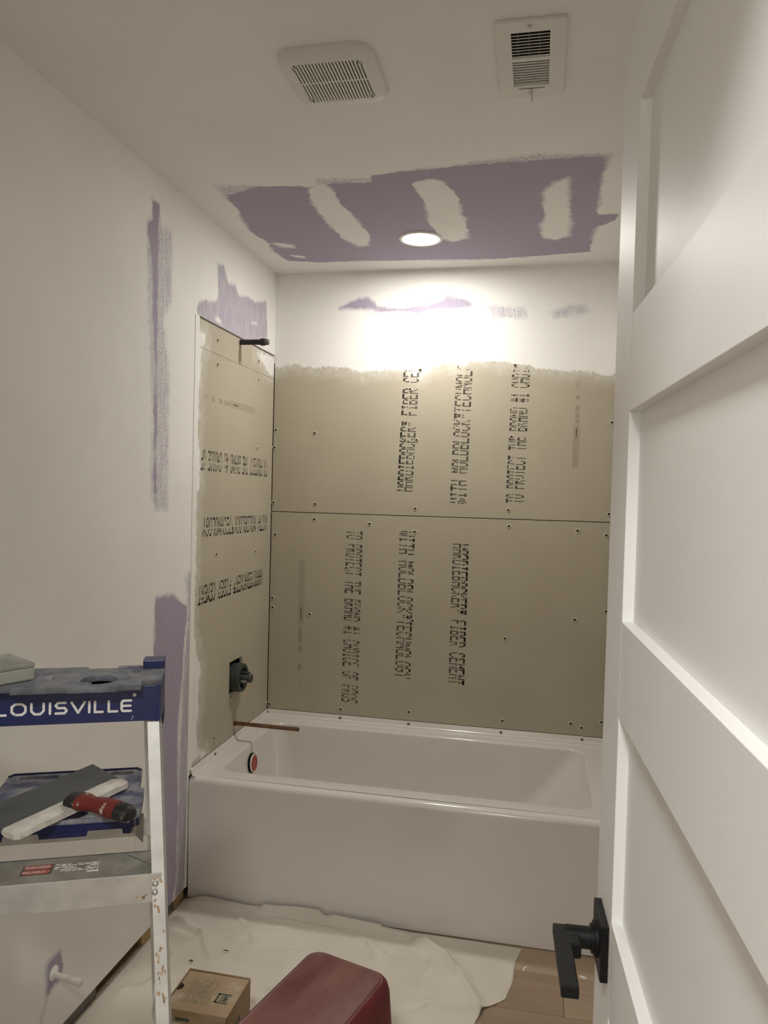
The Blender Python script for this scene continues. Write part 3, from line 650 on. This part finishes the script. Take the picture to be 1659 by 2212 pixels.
link('screw', scw, vt, loc=(-.002, -.131, 0)); link('screw', scw, vt, loc=(-.002, .125, 0))
MB().box((-.030, .1065, -.0088), (.030, .1085, -.0078)).build('lever_slot', M['screw_grey'], vt)
MB().box((-.006, .108, -.010), (.003, .126, -.0082)).tube([(-.001, .124, -.009), (.0005, .130, -.020), (.001, .133, -.028)], [.0024, .0018, .0008], 8).build('damper_lever', M['vent_grey'], vt)

# ------------------------------------------------------------------ step ladder
ld = empty('step_ladder', (.3881, -2.1174, 0), math.radians(24.4), label='aluminium step ladder with blue top cap and paint tray', cat='ladder')
ZC = 1.14
cap = empty('top_cap', (0, 0, 0), parent=ld, label='blue plastic top cap with white lettering')
def circ2(cx, cy, r, n=20, ph=0): return [(cx+r*math.cos(2*math.pi*k/n+ph), cy+r*math.sin(2*math.pi*k/n+ph)) for k in range(n)]
outl = [(-.182, .0), (-.10, .0), (-.10, -.022), (-.052, -.022), (-.052, -.036), (.036, -.034), (.036, -.038), (.112, -.036), (.112, -.030), (.150, -.028), (.150, 0), (.182, .0), (.182, .112), (.150, .112), (.148, .104), (.105, .104), (.100, .090), (.050, .090), (.045, .104), (-.05, .104), (-.055, .092), (-.182, .092)]
holes = [circ2(.078, .009, .0315, 24), circ2(-.030, -.014, .0075, 14), circ2(-.030, .006, .0065, 14), circ2(.136, .060, .0085, 14), circ2(-.015, .062, .0085, 14), circ2(.134, -.010, .005, 12), circ2(-.08, .06, .012, 16)]
flat2d(outl, holes, ZC-.009, ZC, M['cap_dust'], 'cap_plate', cap, bevel=.001)
mb = MB()
mb.box((-.182, -.003, 1.069), (.182, .003, ZC-.009), bev=.001).box((-.182, .106, 1.066), (.182, .111, ZC-.009), bev=.001)
mb.box((.176, -.004, 1.064), (.1825, .112, ZC-.006), bev=.001).box((-.1825, -.004, 1.064), (-.176, .112, ZC-.006), bev=.001)
mb.box((.178, .070, 1.040), (.1835, .112, 1.070), bev=.001)
mb.box((-.176, .003, 1.085), (.176, .106, 1.088))
mb.build('cap_skirt', M['blue'], cap)
MB().box((.145, .078, ZC), (.183, .113, ZC+.017), bev=.002).build('end_block', M['blue'], cap)
mb = MB()
for r, w in ((.038, .003), (.050, .0022)):
    n = 40; c0 = [(.078+r*math.cos(2*math.pi*k/n), .030+(r*.9)*math.sin(2*math.pi*k/n), ZC) for k in range(n)]
    for k in range(n):
        a = 360*k/n
        if r > .045 and not (100 < a < 260 or a < 55 or a > 320): continue
        if r < .045 and not (20 < a < 160): continue
        p, q = Vector(c0[k]), Vector(c0[(k+1) % n]); t = (q-p).normalized(); s_ = Vector((-t.y, t.x, 0))*w/2
        mb.add([p-s_, q-s_, q+s_, p+s_, p-s_*.5+Z_*.0016, q-s_*.5+Z_*.0016, q+s_*.5+Z_*.0016, p+s_*.5+Z_*.0016], [(4, 5, 6, 7), (0, 1, 5, 4), (2, 3, 7, 6)])
mb.box((-.008, .010, ZC), (.002, .030, ZC+.004)).box((.10, .085, ZC), (.140, .100, ZC+.003))
mb.build('ribs', M['blue_dust'], cap)
# raised lettering on the front of the cap
LT = {'L': [[(0, 1), (0, 0), (.9, 0)]], 'O': [[(.3, 0), (.75, 0), (1.0, .25), (1.0, .75), (.75, 1), (.3, 1), (.05, .75), (.05, .25), (.3, 0)]],
 'U': [[(0, 1), (0, .3), (.25, 0), (.7, 0), (.95, .3), (.95, 1)]], 'I': [[(0, 0), (0, 1)]], 'S': [[(0, 0), (.75, 0), (.95, .22), (.8, .5), (.2, .5), (0, .75), (.2, 1), (.85, 1)]],
 'V': [[(0, 1), (.5, 0), (1, 1)]], 'E': [[(.9, 0), (.12, 0), (0, .2), (0, .8), (.12, 1), (.9, 1)], [(0, .5), (.85, .5)]]}
def strokes(mb, polys, ox, oz, w, h, th, yy):
    for pl in polys:
        pts = [Vector((ox+p*w, yy, oz+q*h)) for p, q in pl]
        for a, b in zip(pts[:-1], pts[1:]):
            t = (b-a).normalized(); s_ = Vector((-t.z, 0, t.x))*th; d = Vector((0, .0008, 0))
            mb.add([a-s_, b-s_, b+s_, a+s_, a-s_+d, b-s_+d, b+s_+d, a+s_+d], [(3, 2, 1, 0), (0, 1, 5, 4), (1, 2, 6, 5), (2, 3, 7, 6), (3, 0, 4, 7)])
        for a in pts:
            nn = 10; mb.add([a+Vector((th*math.cos(2*math.pi*k/nn), -.00003, th*math.sin(2*math.pi*k/nn))) for k in range(nn)], [tuple(range(nn))[::-1]])
mb = MB()
for ch, xs_, xe_ in (('L', -.0845, -.0630), ('O', -.0604, -.0340), ('U', -.0288, -.0045), ('I', .0025, .0025), ('S', .0094, .0318), ('V', .0347, .0599), ('I', .0652, .0652), ('L', .0724, .0906), ('L', .0948, .1143), ('E', .1158, .1370)):
    strokes(mb, LT[ch], xs_+(.002 if xe_ > xs_ else 0), 1.0880, max(0, xe_-xs_-.004), .0180, .0020, -.0040)
for cx, cz_, r in ((.139, 1.1155, .0030), (.1365, 1.0775, .0012), (.135, 1.0735, .001)):
    mb.add([(cx+r*math.cos(2*math.pi*k/9), -.0040, cz_+r*math.sin(2*math.pi*k/9)) for k in range(9)], [tuple(range(9))[::-1]])
mb.build('lettering', M['letter_white'], cap)
text_mesh('STAND', .0085, 'lettering', M['blue'], cap, Matrix.Translation((.058, -.0345, ZC+.0003)))
# rails
def rail_prism(top, bot, prof, name, m, parent):
    n = len(prof); vs = [(top[0]+p, top[1]+q, top[2]) for p, q in prof]+[(bot[0]+p, bot[1]+q, bot[2]) for p, q in prof]
    fs = [(i, (i+1) % n, n+(i+1) % n, n+i) for i in range(n)]+[tuple(range(n)), tuple(range(n, 2*n))]
    return MB().add(vs, fs).build(name, m, parent)
def fy(z): return .012-(1.14-z)*.33
def fx(z): return .181+(1.07-z)*.0745
def ry(z): return .100+(1.14-z)*.24
def rx(z): return .166+(1.07-z)*.022
for s_ in (1, -1):
    pr = [(0, 0), (0, .058), (-.019*s_, .058), (-.019*s_, .0565), (-.0018*s_, .0565), (-.0018*s_, .0022), (-.0195*s_, .0022), (-.0195*s_, 0)]
    ra = rail_prism((s_*fx(1.0695), fy(1.0695), 1.0695), (s_*fx(.02), fy(.02), .02), pr, 'front_rail', M['alu'], ld)
    MB().box((s_*fx(.0)-.026*s_, fy(0)-.004, .0055), (s_*fx(0)+.004*s_, fy(0)+.064, .05), bev=.003).build('foot', M['black'], ra)
    pr = [(0, 0), (0, .024), (-.020*s_, .024), (-.020*s_, 0)]
    ra2 = rail_prism((s_*rx(1.11), ry(1.11)-.028, 1.11), (s_*rx(.02), ry(.02)-.028, .02), pr, 'rear_rail', M['alu'], ld)
    MB().box((s_*rx(.0)-.024*s_, ry(0)-.032, .006), (s_*rx(0)+.004*s_, ry(0)+.002, .04), bev=.003).build('foot', M['black'], ra2)
    if s_ > 0:
        sc_ = random.Random(4); mb = MB()
        for k in range(46):
            z = sc_.uniform(.66, .80) if k < 34 else sc_.uniform(.80, .835)
            u = sc_.uniform(-.017, -.002); a_ = sc_.uniform(.0006, .0022); b_ = sc_.uniform(.001, .0035)
            if k < 34 and sc_.random() < .5: u = -.010+.004*math.sin(z*60)
            mb.add([(fx(z)+u+a_*math.cos(t), fy(z)-.0006+b_*.33*math.sin(t), z+b_*math.sin(t)) for t in (0, 1.2, 2.3, 3.4, 4.6, 5.5)], [(5, 4, 3, 2, 1, 0)])
        mb.build('paint_scuffs', M['rust'], ra, kind='stuff')
        rv = MB().tube([(0, 0, 0), (0, -.0022, 0), (0, -.0042, 0), (0, -.005, 0)], [.0052, .0050, .0034, .0012], 16).mesh('rivet', [M['steel']])
        for z in (.8255, .8135): link('rivet', rv, ra, loc=(.1848, fy(z), z))
    # spreader arm
    MB().box((-.001, 0, -.008), (.001, .345, .008), T=Matrix.Translation((s_*.186, fy(.63)+.03, .63))).build('spreader', M['alu'], ld)
# steps
for zt in (.84, .54, .24):
    y0 = fy(zt)-.001; x1 = fx(zt)-.0035
    st = empty('step', (0, y0, zt), parent=ld)
    MB().box((-x1, 0, -.0016), (x1, .084, 0)).box((-x1, .081, -.03), (x1, .0825, 0)).build('tread', M['alu_dirty'], st)
    MB().box((-x1+.001, -.0018, -.047), (x1-.001, .0, .001), bev=.0005).build('front_lip', M['alu'], st)
    if zt > .8:
        mb = MB().prism([(x1-.062, .074), (x1-.004, .074), (x1-.004, .016)], 'z', .0003, .0012); mb.build('gusset', M['alu_dirty'], st)
        MB().box((-.102+.0, -.0022, -.006), (-.096, -.0015, .0)).build('notch', M['label_black'], st)
        mb = MB(); rr = random.Random(9)
        for k in range(26):
            a = rr.uniform(0, 6.28); d = rr.uniform(0, .011); r = rr.uniform(.0006, .0022)
            mb.add([(x1-.028+d*math.cos(a)+r*math.cos(t), -.0021, -.036+d*.7*math.sin(a)+r*math.sin(t)) for t in (0, 1.2, 2.4, 3.6, 4.8)], [(4, 3, 2, 1, 0)])
        mb.build('paint_scuffs', M['rust'], st, kind='stuff')
        lb = MB().box((-.030, .028, 0), (.018, .060, .0005)).build('warning_label', M['label_black'], st)
        MB().prism(rrect(-.028, .016, .0455, .0585, .006, 4), 'z', .0005, .0008).prism(rrect(-.028, .016, .0295, .0425, .006, 4), 'z', .0005, .0008).build('red_panel', M['label_red'], st)
        text_mesh('DANGER', .0095, 'lettering', M['paper'], st, Matrix.Translation((-.0255, .0485, .0010)))
        text_mesh('PELIGRO', .0088, 'lettering', M['paper'], st, Matrix.Translation((-.0262, .0325, .0010)))
        MB().box((.019, .030, 0), (.089, .059, .0004)).build('warning_label', M['alu_dirty'], st)
        mb = MB(); rr = random.Random(2)
        for i in range(6):
            u = .021
            while u < .085:
                w = rr.uniform(.003, .010)
                if rr.random() < .8: mb.box((u, .0325+i*.0044, .0004), (min(u+w, .087), .0345+i*.0044, .0007))
                u += w+.0022
        mb.box((.0885, .027, .0004), (.0895, .060, .0007)); mb.box((.074, .0245, .0002), (.092, .0285, .0006))
        mb.build('fine_print', M['letter_white'], st)
# rear braces and paint tray
for zt in (.815, .20):
    MB().box((-rx(zt)+.012, ry(zt)-.030, zt-.018), (rx(zt)-.012, ry(zt)-.028, zt+.018), bev=.0006).build('rear_brace', M['alu'], ld)
for s_ in (1, -1):
    MB().prism([(s_*.145, .785), (s_*.145, .842), (s_*.105, .842), (s_*.118, .815)][::s_], 'y', ry(.815)-.034, ry(.815)-.031).build('brace_gusset', M['alu_dirty'], ld)
tr = empty('paint_tray', (0, 0, .013), parent=ld, label='blue plastic paint tray with octagonal hole, dusted white')
ZT = .850
tout = [(-.142, .086), (.130, .086), (.1415, .098), (.139, .215), (.128, .228), (.126, .318), (.116, .330), (-.130, .330), (-.140, .318), (-.142, .10)]
octh = circ2(.0205, .118, .030, 8, math.pi/8)
slot = rrect(-.118, -.040, .298, .318, .008, 4); slot2 = rrect(.060, .112, .298, .318, .008, 4)
flat2d(tout, [octh, slot, slot2, circ2(.108, .205, .010, 14), circ2(-.09, .19, .012, 14)], ZT-.006, ZT, M['blue_dust'], 'tray_plate', tr, bevel=.001)
mb = MB()
def wall_strip(pts, z0, z1, t=.004):
    for (a, b) in zip(pts[:-1], pts[1:]):
        a_, b_ = Vector((a[0], a[1], 0)), Vector((b[0], b[1], 0)); d = (b_-a_).normalized(); nrm = Vector((-d.y, d.x, 0))*t
        q = [a_, b_, b_+nrm, a_+nrm]; mb.add([v+Z_*z0 for v in q]+[v+Z_*z1 for v in q], [(3, 2, 1, 0), (4, 5, 6, 7), (0, 1, 5, 4), (1, 2, 6, 5), (2, 3, 7, 6), (3, 0, 4, 7)])
wall_strip([(-.142, .086), (.130, .086)], .829, ZT-.003)
for a, b in ((-.142, -.092), (-.033, .052), (.112, .130)):
    mb.add([(a, .0862, .8285), (b, .0862, .8285), (b-.002, .0862, .819), (a+.002, .0862, .819), (a, .0895, .8285), (b, .0895, .8285), (b-.002, .0895, .819), (a+.002, .0895, .819)], [(3, 2, 1, 0), (4, 5, 6, 7), (0, 1, 5, 4), (1, 2, 6, 5), (2, 3, 7, 6), (3, 0, 4, 7)])
wall_strip([(.130, .086), (.1415, .098), (.139, .215), (.128, .228), (.126, .318)], .829, ZT-.002)
wall_strip([(.126, .318), (.116, .330), (-.130, .330), (-.140, .318)], .829, ZT+.004)
wall_strip([(-.140, .318), (-.142, .10), (-.142, .086)], .829, ZT-.002)
mb.build('tray_skirt', M['blue'], tr)
MB().loft([[(cx_, cy_, z) for cx_, cy_ in circ2(.0205, .118, r, 8, math.pi/8)] for r, z in ((.030, ZT-.004), (.030, ZT-.022), (.033, ZT-.022), (.033, ZT-.004))], 0, False).build('hole_collar', M['blue'], tr)
mb = MB()
for r in (.044, .056):
    n = 36
    for k in range(n):
        a0, a1 = 2*math.pi*k/n, 2*math.pi*(k+1)/n
        if r > .05 and not (.3 < a0 < 3.0): continue
        P0 = [(.0205+(r+dr)*1.25*math.cos(a), .125+(r+dr)*.85*math.sin(a), z) for a in (a0, a1) for dr, z in ((-.0015, ZT), (0, ZT+.0022), (.0015, ZT))]
        if min(p[1] for p in P0) < .089: continue
        mb.add(P0, [(0, 1, 4, 3), (1, 2, 5, 4)])
mb.build('tray_ribs', M['blue_dust'], tr)
MB().prism([(.0885, .858), (.0885, .80), (.097, .80)], 'x', .134, .1350).build('tray_bracket', M['alu'], ld)

# ------------------------------------------------------------------ taping knife lying on the tray
ca, sa = math.cos(math.radians(24.4)), math.sin(math.radians(24.4))
def lad(x, y, z): return (.3881+x*ca-y*sa, -2.1174+x*sa+y*ca, z)
kn = empty('taping_knife', lad(.018, .130, ZT+.0225), math.radians(24.4)+math.atan2(.792, .611), label='wide taping knife with red and black handle on the blue tray', cat='putty knife')
MB().add([(-.150, .014, .002), (.133, .014, .002), (.133, .088, .020), (-.150, .088, .020), (-.150, .014, .0032), (.133, .014, .0032), (.133, .088, .0207), (-.150, .088, .0207)], [(3, 2, 1, 0), (4, 5, 6, 7), (0, 1, 5, 4), (1, 2, 6, 5), (2, 3, 7, 6), (3, 0, 4, 7)]).build('blade', M['blade'], kn)
pf = [(-.022, -.004), (-.020, .006), (-.004, .0095), (.012, .008), (.020, .0065), (.021, .001), (.010, -.004)]
MB().loft([[(-.140, p*.7, q*.8) for p, q in pf]]+[[(x, p, q) for p, q in pf] for x in (-.132, .118)]+[[(.128, p*.7, q*.8) for p, q in pf]], 0, False, cap0=True, cap1=True).build('back_strip', M['knife_back'], kn)
def hring(y, rx_, rz, zc, n=16): return [(1.22*rx_*math.cos(2*math.pi*k/n), y*1.04, zc*1.15+1.15*rz*math.sin(2*math.pi*k/n)) for k in range(n)]
MB().loft([hring(.004, .016, .006, .010), hring(-.002, .021, .011, .012), hring(-.024, .019, .012, .012)], 0, True, cap0=True, cap1=True).build('collar', M['handle_black'], kn)
MB().loft([hring(-.023, .0195, .0125, .012), hring(-.034, .0175, .0125, .012), hring(-.050, .0115, .0115, .012), hring(-.068, .0135, .0130, .013), hring(-.092, .0170, .0145, .013), hring(-.112, .0170, .0140, .012)], 0, True, cap0=True, cap1=True).build('grip', M['handle_red'], kn)
MB().loft([hring(-.111, .0168, .0138, .012), hring(-.128, .0162, .0132, .011), hring(-.137, .0130, .0105, .010), hring(-.140, .006, .005, .010)], 0, True, cap0=True, cap1=True).build('butt', M['handle_black'], kn)
# sanding sponge on the ladder cap
so = lad(-.0263, .0172, ZC+.0018)
sg = empty('sanding_block', so, math.radians(24.4+37), label='grey sanding sponge block on the ladder top', cat='sanding block')
MB().box((-.115, 0, 0), (0, .098, .022), bev=.003).build('foam', M['sponge_side'], sg)
MB().box((-.1155, -.0005, .0215), (.0005, .0985, .030), bev=.0025).build('abrasive_top', M['sponge'], sg)

# ------------------------------------------------------------------ cardboard box
cb = empty('cardboard_box', (.399, -1.478, .0050), label='small brown cardboard box with green logo on the drop cloth', cat='box')
hx, hy, hb = .0862, .078, .177
MB().box((-hx, -hy, 0), (hx, -hy+.003, hb)).box((-hx, hy-.003, 0), (hx, hy, hb)).box((-hx, -hy, 0), (-hx+.003, hy, hb)).box((hx-.003, -hy, 0), (hx, hy, hb-.001)).box((-hx, -hy, 0), (hx, hy, .003)).build('carton', M['card'], cb)
MB().box((-hx+.004, -hy+.001, hb-.006), (hx-.003, hy-.006, hb-.002)).add([(-.0, -hy-.0006, hb-.0), (hx, -hy-.0006, hb-.0), (hx, -hy-.0012, hb-.012), (.03, -hy-.0012, hb-.010)], [(0, 1, 2, 3)]).build('lid', M['card_dust'], cb)
MB().prism([(-hx+.0045+.013*math.sin(math.radians(a)), .006+.013*math.cos(math.radians(a))) for a in range(0, 181, 15)], 'z', hb-.0019, hb-.0014).build('thumb_hole_shade', M['cavity_shade'], cb)  # flat near-black patch on the lid, painted for the shade in the hole
zt = hb-.0017
def flat(mb, x0, y0, x1, y1, z=zt): mb.add([(x0, y0, z), (x1, y0, z), (x1, y1, z), (x0, y1, z)], [(0, 1, 2, 3)])
mb = MB(); gx, gy, s_ = .030, -.030, .036
flat(mb, gx, gy, gx+.005, gy+s_); flat(mb, gx, gy, gx+s_, gy+.005); flat(mb, gx, gy+s_-.005, gx+s_, gy+s_)
for k in range(3): flat(mb, gx+.010, gy+.009+k*.0075, gx+s_*.92, gy+.0125+k*.0075)
flat(mb, gx+.022, gy+.009, gx+.026, gy+.028)
mb.build('logo_print', M['green_ink'], cb)
mb = MB(); rr = random.Random(6)
for i in range(11):
    xx = -.055+i*.0068
    v = -.045
    while v < .045:
        w = rr.uniform(.006, .022)
        if rr.random() < .85: flat(mb, xx, v, xx+(.0026 if i not in (5, 6, 7) else .0046), min(v+w, .047))
        v += w+.003
mb.build('text_print', M['green_ink_pale'], cb)
MB().box((hx, -.030, .055), (hx+.0004, .006, .128)).build('side_print', M['green_ink_pale'], cb)
mb = MB()
for a, b in (((-.030, .055), (.006, .058)), ((-.030, .125), (.006, .128)), ((-.030, .055), (-.027, .128)), ((.003, .055), (.006, .128)), ((-.022, .100), (-.002, .104)), ((-.022, .090), (-.002, .094)), ((-.022, .080), (-.002, .084)), ((-.014, .074), (-.010, .110))):
    mb.box((hx+.0004, a[0], a[1]), (hx+.0008, b[0], b[1]))
mb.build('side_logo', M['green_ink'], cb)
MB().box((-.050, -hy-.0004, .150), (-.012, -hy, .158)).build('front_print', M['green_ink'], cb)
MB().box((-.068, -hy-.0006, .050), (.050, -hy, .144)).build('paper_label', M['paper'], cb)

# ------------------------------------------------------------------ upturned red bin
bn = empty('plastic_bin', (.7280, -1.6480, .0050), math.radians(-16.0), label='dark red plastic bin turned upside down on the drop cloth', cat='bin')
HB = .316
def br(ax, ay, r, z): return [(p[0], p[1], z) for p in rrect(-ax, ax, -ay, ay, r, 8)]
mb = MB()
mb.loft([br(.148, .212, .05, .0), br(.150, .214, .05, .012), br(.150, .214, .05, .022), br(.140, .205, .05, .026), br(.132, .198, .048, .12), br(.124, .191, .045, .22), br(.119, .186, .042, HB-.028), br(.114, .182, .040, HB-.010), br(.108, .176, .036, HB-.002), br(.104, .172, .034, HB)], 0, True)
mb.build('shell', M['bin'], bn)
MB().loft([br(.104, .172, .034, HB), br(.0985, .1665, .030, HB-.0012), br(.0965, .1645, .029, HB+.0018), br(.090, .158, .026, HB+.0026), br(.03, .08, .01, HB+.0028)], 0, True, cap1=True).build('base_panel', M['bin_top'], bn)
MB().tube([(0, 0, 0), (0, 0, .0012)], .021, 24).build('sticker', M['gold'], bn).matrix_local = Matrix.Translation((.1278, .085, .175)) @ Matrix.Rotation(math.radians(85.5), 4, 'Y')

# ------------------------------------------------------------------ canvas drop cloth
def ridge(px, py, pts, h, w):
    best = 1e9; 
    for (a, b) in zip(pts[:-1], pts[1:]):
        ex, ey = b[0]-a[0], b[1]-a[1]; t = max(0, min(1, ((px-a[0])*ex+(py-a[1])*ey)/(ex*ex+ey*ey)))
        d = (px-a[0]-t*ex)**2+(py-a[1]-t*ey)**2; best = min(best, d)
    d = math.sqrt(best)/w
    return h*(.55*math.exp(-d*d)+.45*math.exp(-2.2*d))
RID = [([(.8553, -.8525), (.9455, -.9049), (1.0162, -1.0247), (1.06, -1.10)], .020, .022), ([(.90, -.955), (.97, -1.02), (1.01, -1.08)], .010, .018),
 ([(.24, -.87), (.30, -.92), (.335, -.985)], .010, .012), ([(.30, -.93), (.26, -.98)], .010, .012), ([(.33, -.90), (.40, -.885)], .007, .02), ([(.385, -1.018), (.55, -.985)], .008, .012),
 ([(.46, -1.0), (.475, -1.11)], .004, .008), ([(.04, -1.0), (.13, -1.03), (.18, -1.02)], .014, .022), ([(.09, -1.10), (.15, -1.05)], .010, .018), ([(.02, -.93), (.16, -.98)], .008, .02),
 ([(.55, -.80), (.80, -.82)], .010, .02), ([(.0, -.83), (.18, -.82)], .012, .03), ([(.3, -.805), (.5, -.80)], .016, .014), ([(.05, -1.30), (.25, -1.22)], .010, .03), ([(.1, -1.45), (.3, -1.38)], .010, .03), ([(.55, -1.15), (.75, -1.06)], .005, .03), ([(.93, -1.16), (1.07, -1.13)], .018, .016), ([(.75, -1.25), (.95, -1.18)], .008, .03)]
rw = random.Random(21)
for k in range(34):
    cx, cy, a, ln = rw.uniform(.02, 1.1), rw.uniform(-1.5, -.84), rw.uniform(0, 3.14), rw.uniform(.04, .16)
    RID.append(([(cx-math.cos(a)*ln, cy-math.sin(a)*ln*.6), (cx+rw.uniform(-.02, .02), cy+rw.uniform(-.015, .015)), (cx+math.cos(a)*ln, cy+math.sin(a)*ln*.6)], rw.uniform(.004, .010), rw.uniform(.007, .016)))
FLAT = [(.399, -1.478, .13), (.728, -1.648, .27), (.752, -2.352, .08), (.36, -2.5, .1), (.40, -1.69, .05), (.062, -1.858, .06)]
edge = [(-.79, 1.185), (-.83, 1.180), (-.92, 1.163), (-1.0, 1.155), (-1.055, 1.148), (-1.085, 1.12), (-1.114, 1.085), (-1.17, 1.062), (-1.3, 1.05), (-1.6, 1.04), (-2.55, 1.0)]
ey_, ex_ = [e[0] for e in edge][::-1], [e[1] for e in edge][::-1]
ystep = list(np.arange(-.7935, -1.30, -.006))+list(np.arange(-1.30, -2.5, -.02)); nx = 190
vs = []
for yy in ystep:
    xr = float(np.interp(yy, ey_, ex_)); wob = .004*math.sin(yy*31)
    for i in range(nx+1):
        x = -.004+(xr+wob+.004)*i/nx
        z = .004+.006*max(0, mnoise.noise((x*4.2, yy*4.2, .3)))+.0025*max(0, mnoise.noise((x*13, yy*13, 1.7)))
        for pts, h, w in RID: z += 1.25*ridge(x, yy, pts, h, w)
        if yy > -.83 and x < .72: z += (yy+.83)/.04*max(0, .016-.02*abs(x-.42))+ .010*max(0, 1-abs(x-.08)/.09)*(yy+.83)/.04
        for qx, qy, qr in FLAT:
            q = math.hypot(x-qx, yy-qy)
            if q < qr+.06: z = .0025+(z-.0025)*max(0, (q-qr)/.06)
        if x < .05: z = .003+(z-.003)*max(0, x/.05)
        ed = (1-i/nx)*xr
        z = .0022+(z-.0022)*min(1, ed/.05) if ed < .05 and not (-1.20 < yy < -1.08) else z
        vs.append((x, min(yy, YT-.006-.0045*math.sin(math.pi*max(0, min(1, x/W)))) , z))
fs = [(j*(nx+1)+i, (j+1)*(nx+1)+i, (j+1)*(nx+1)+i+1, j*(nx+1)+i+1) for j in range(len(ystep)-1) for i in range(nx)]
mb = MB().add(vs, fs, 0, True); me = mb.mesh('drop_cloth', [M['cloth']], 80)
if me.polygons[0].normal.z < 0: me.flip_normals()
dc = link('drop_cloth', me, None, 'creased cream canvas drop cloth spread on the floor', 'drop cloth')
sm = dc.modifiers.new('thickness', 'SOLIDIFY'); sm.thickness = .0016; sm.offset = -1

# ------------------------------------------------------------------ chips and curls
def chip(name, loc, pts, t, m, label, rz=0):
    MB().prism(pts, 'z', 0, t).build(name, m, None, label=label, cat='debris', loc=loc, rot=(0, 0, rz))
chip('paint_chip', (.268, -1.054, .0125), [(-.008, -.001), (.008, -.0015), (.009, .0012), (-.007, .0018)], .0015, M['chip_dark'], 'dark sliver on the cloth beyond the cardboard box')
chip('paint_chip', (.185, -1.127, .0125), [(-.006, -.003), (.004, -.003), (.007, .001), (-.002, .004)], .0015, M['chip_dark'], 'dark triangular chip on the cloth behind the box')
def curl(loc, r, a0, a1, w, label, rz):
    n = 8; q = []
    for k in range(n+1):
        a = math.radians(a0+(a1-a0)*k/n); ww = w*math.sin(math.pi*(k+.6)/(n+1.2)); q.append(((r-ww)*math.cos(a), (r-ww)*math.sin(a), (r+ww)*math.cos(a), (r+ww)*math.sin(a)))
    vs = [(c[0], c[1], 0) for c in q]+[(c[2], c[3], .0) for c in q]+[(c[0], c[1], .0012) for c in q]+[(c[2], c[3], .0012) for c in q]; m_ = n+1
    fs = []
    for k in range(n): fs += [(2*m_+k, 2*m_+k+1, 3*m_+k+1, 3*m_+k), (k, m_+k, m_+k+1, k+1), (k, k+1, 2*m_+k+1, 2*m_+k), (m_+k, 3*m_+k, 3*m_+k+1, m_+k+1)]
    MB().add(vs, fs).build('plaster_curl', M['chip_white'], None, label=label, cat='debris', loc=loc, rot=(0, 0, rz))
curl((1.215, -.905, .0005), .022, 110, 200, .0028, 'white plaster curl on the planks beside the cloth edge', 0)
curl((1.385, -.870, .0005), .030, 200, 245, .006, 'white plaster flake on the planks behind the door handle', .4)
# hall ceiling fixture that holds the hall lamp
hl = empty('hall_ceiling_light', (1.0, -3.60, H), label='round white hallway ceiling light behind the camera', cat='ceiling light')
MB().loft([cz(.16, 0), cz(.16, -.012), cz(.145, -.022)], 0, True).build('trim_ring', M['plastic_white'], hl)
MB().loft([cz(.145, -.022), cz(.05, -.023)], 0, True, cap1=True).build('lens', M['lens'], hl)
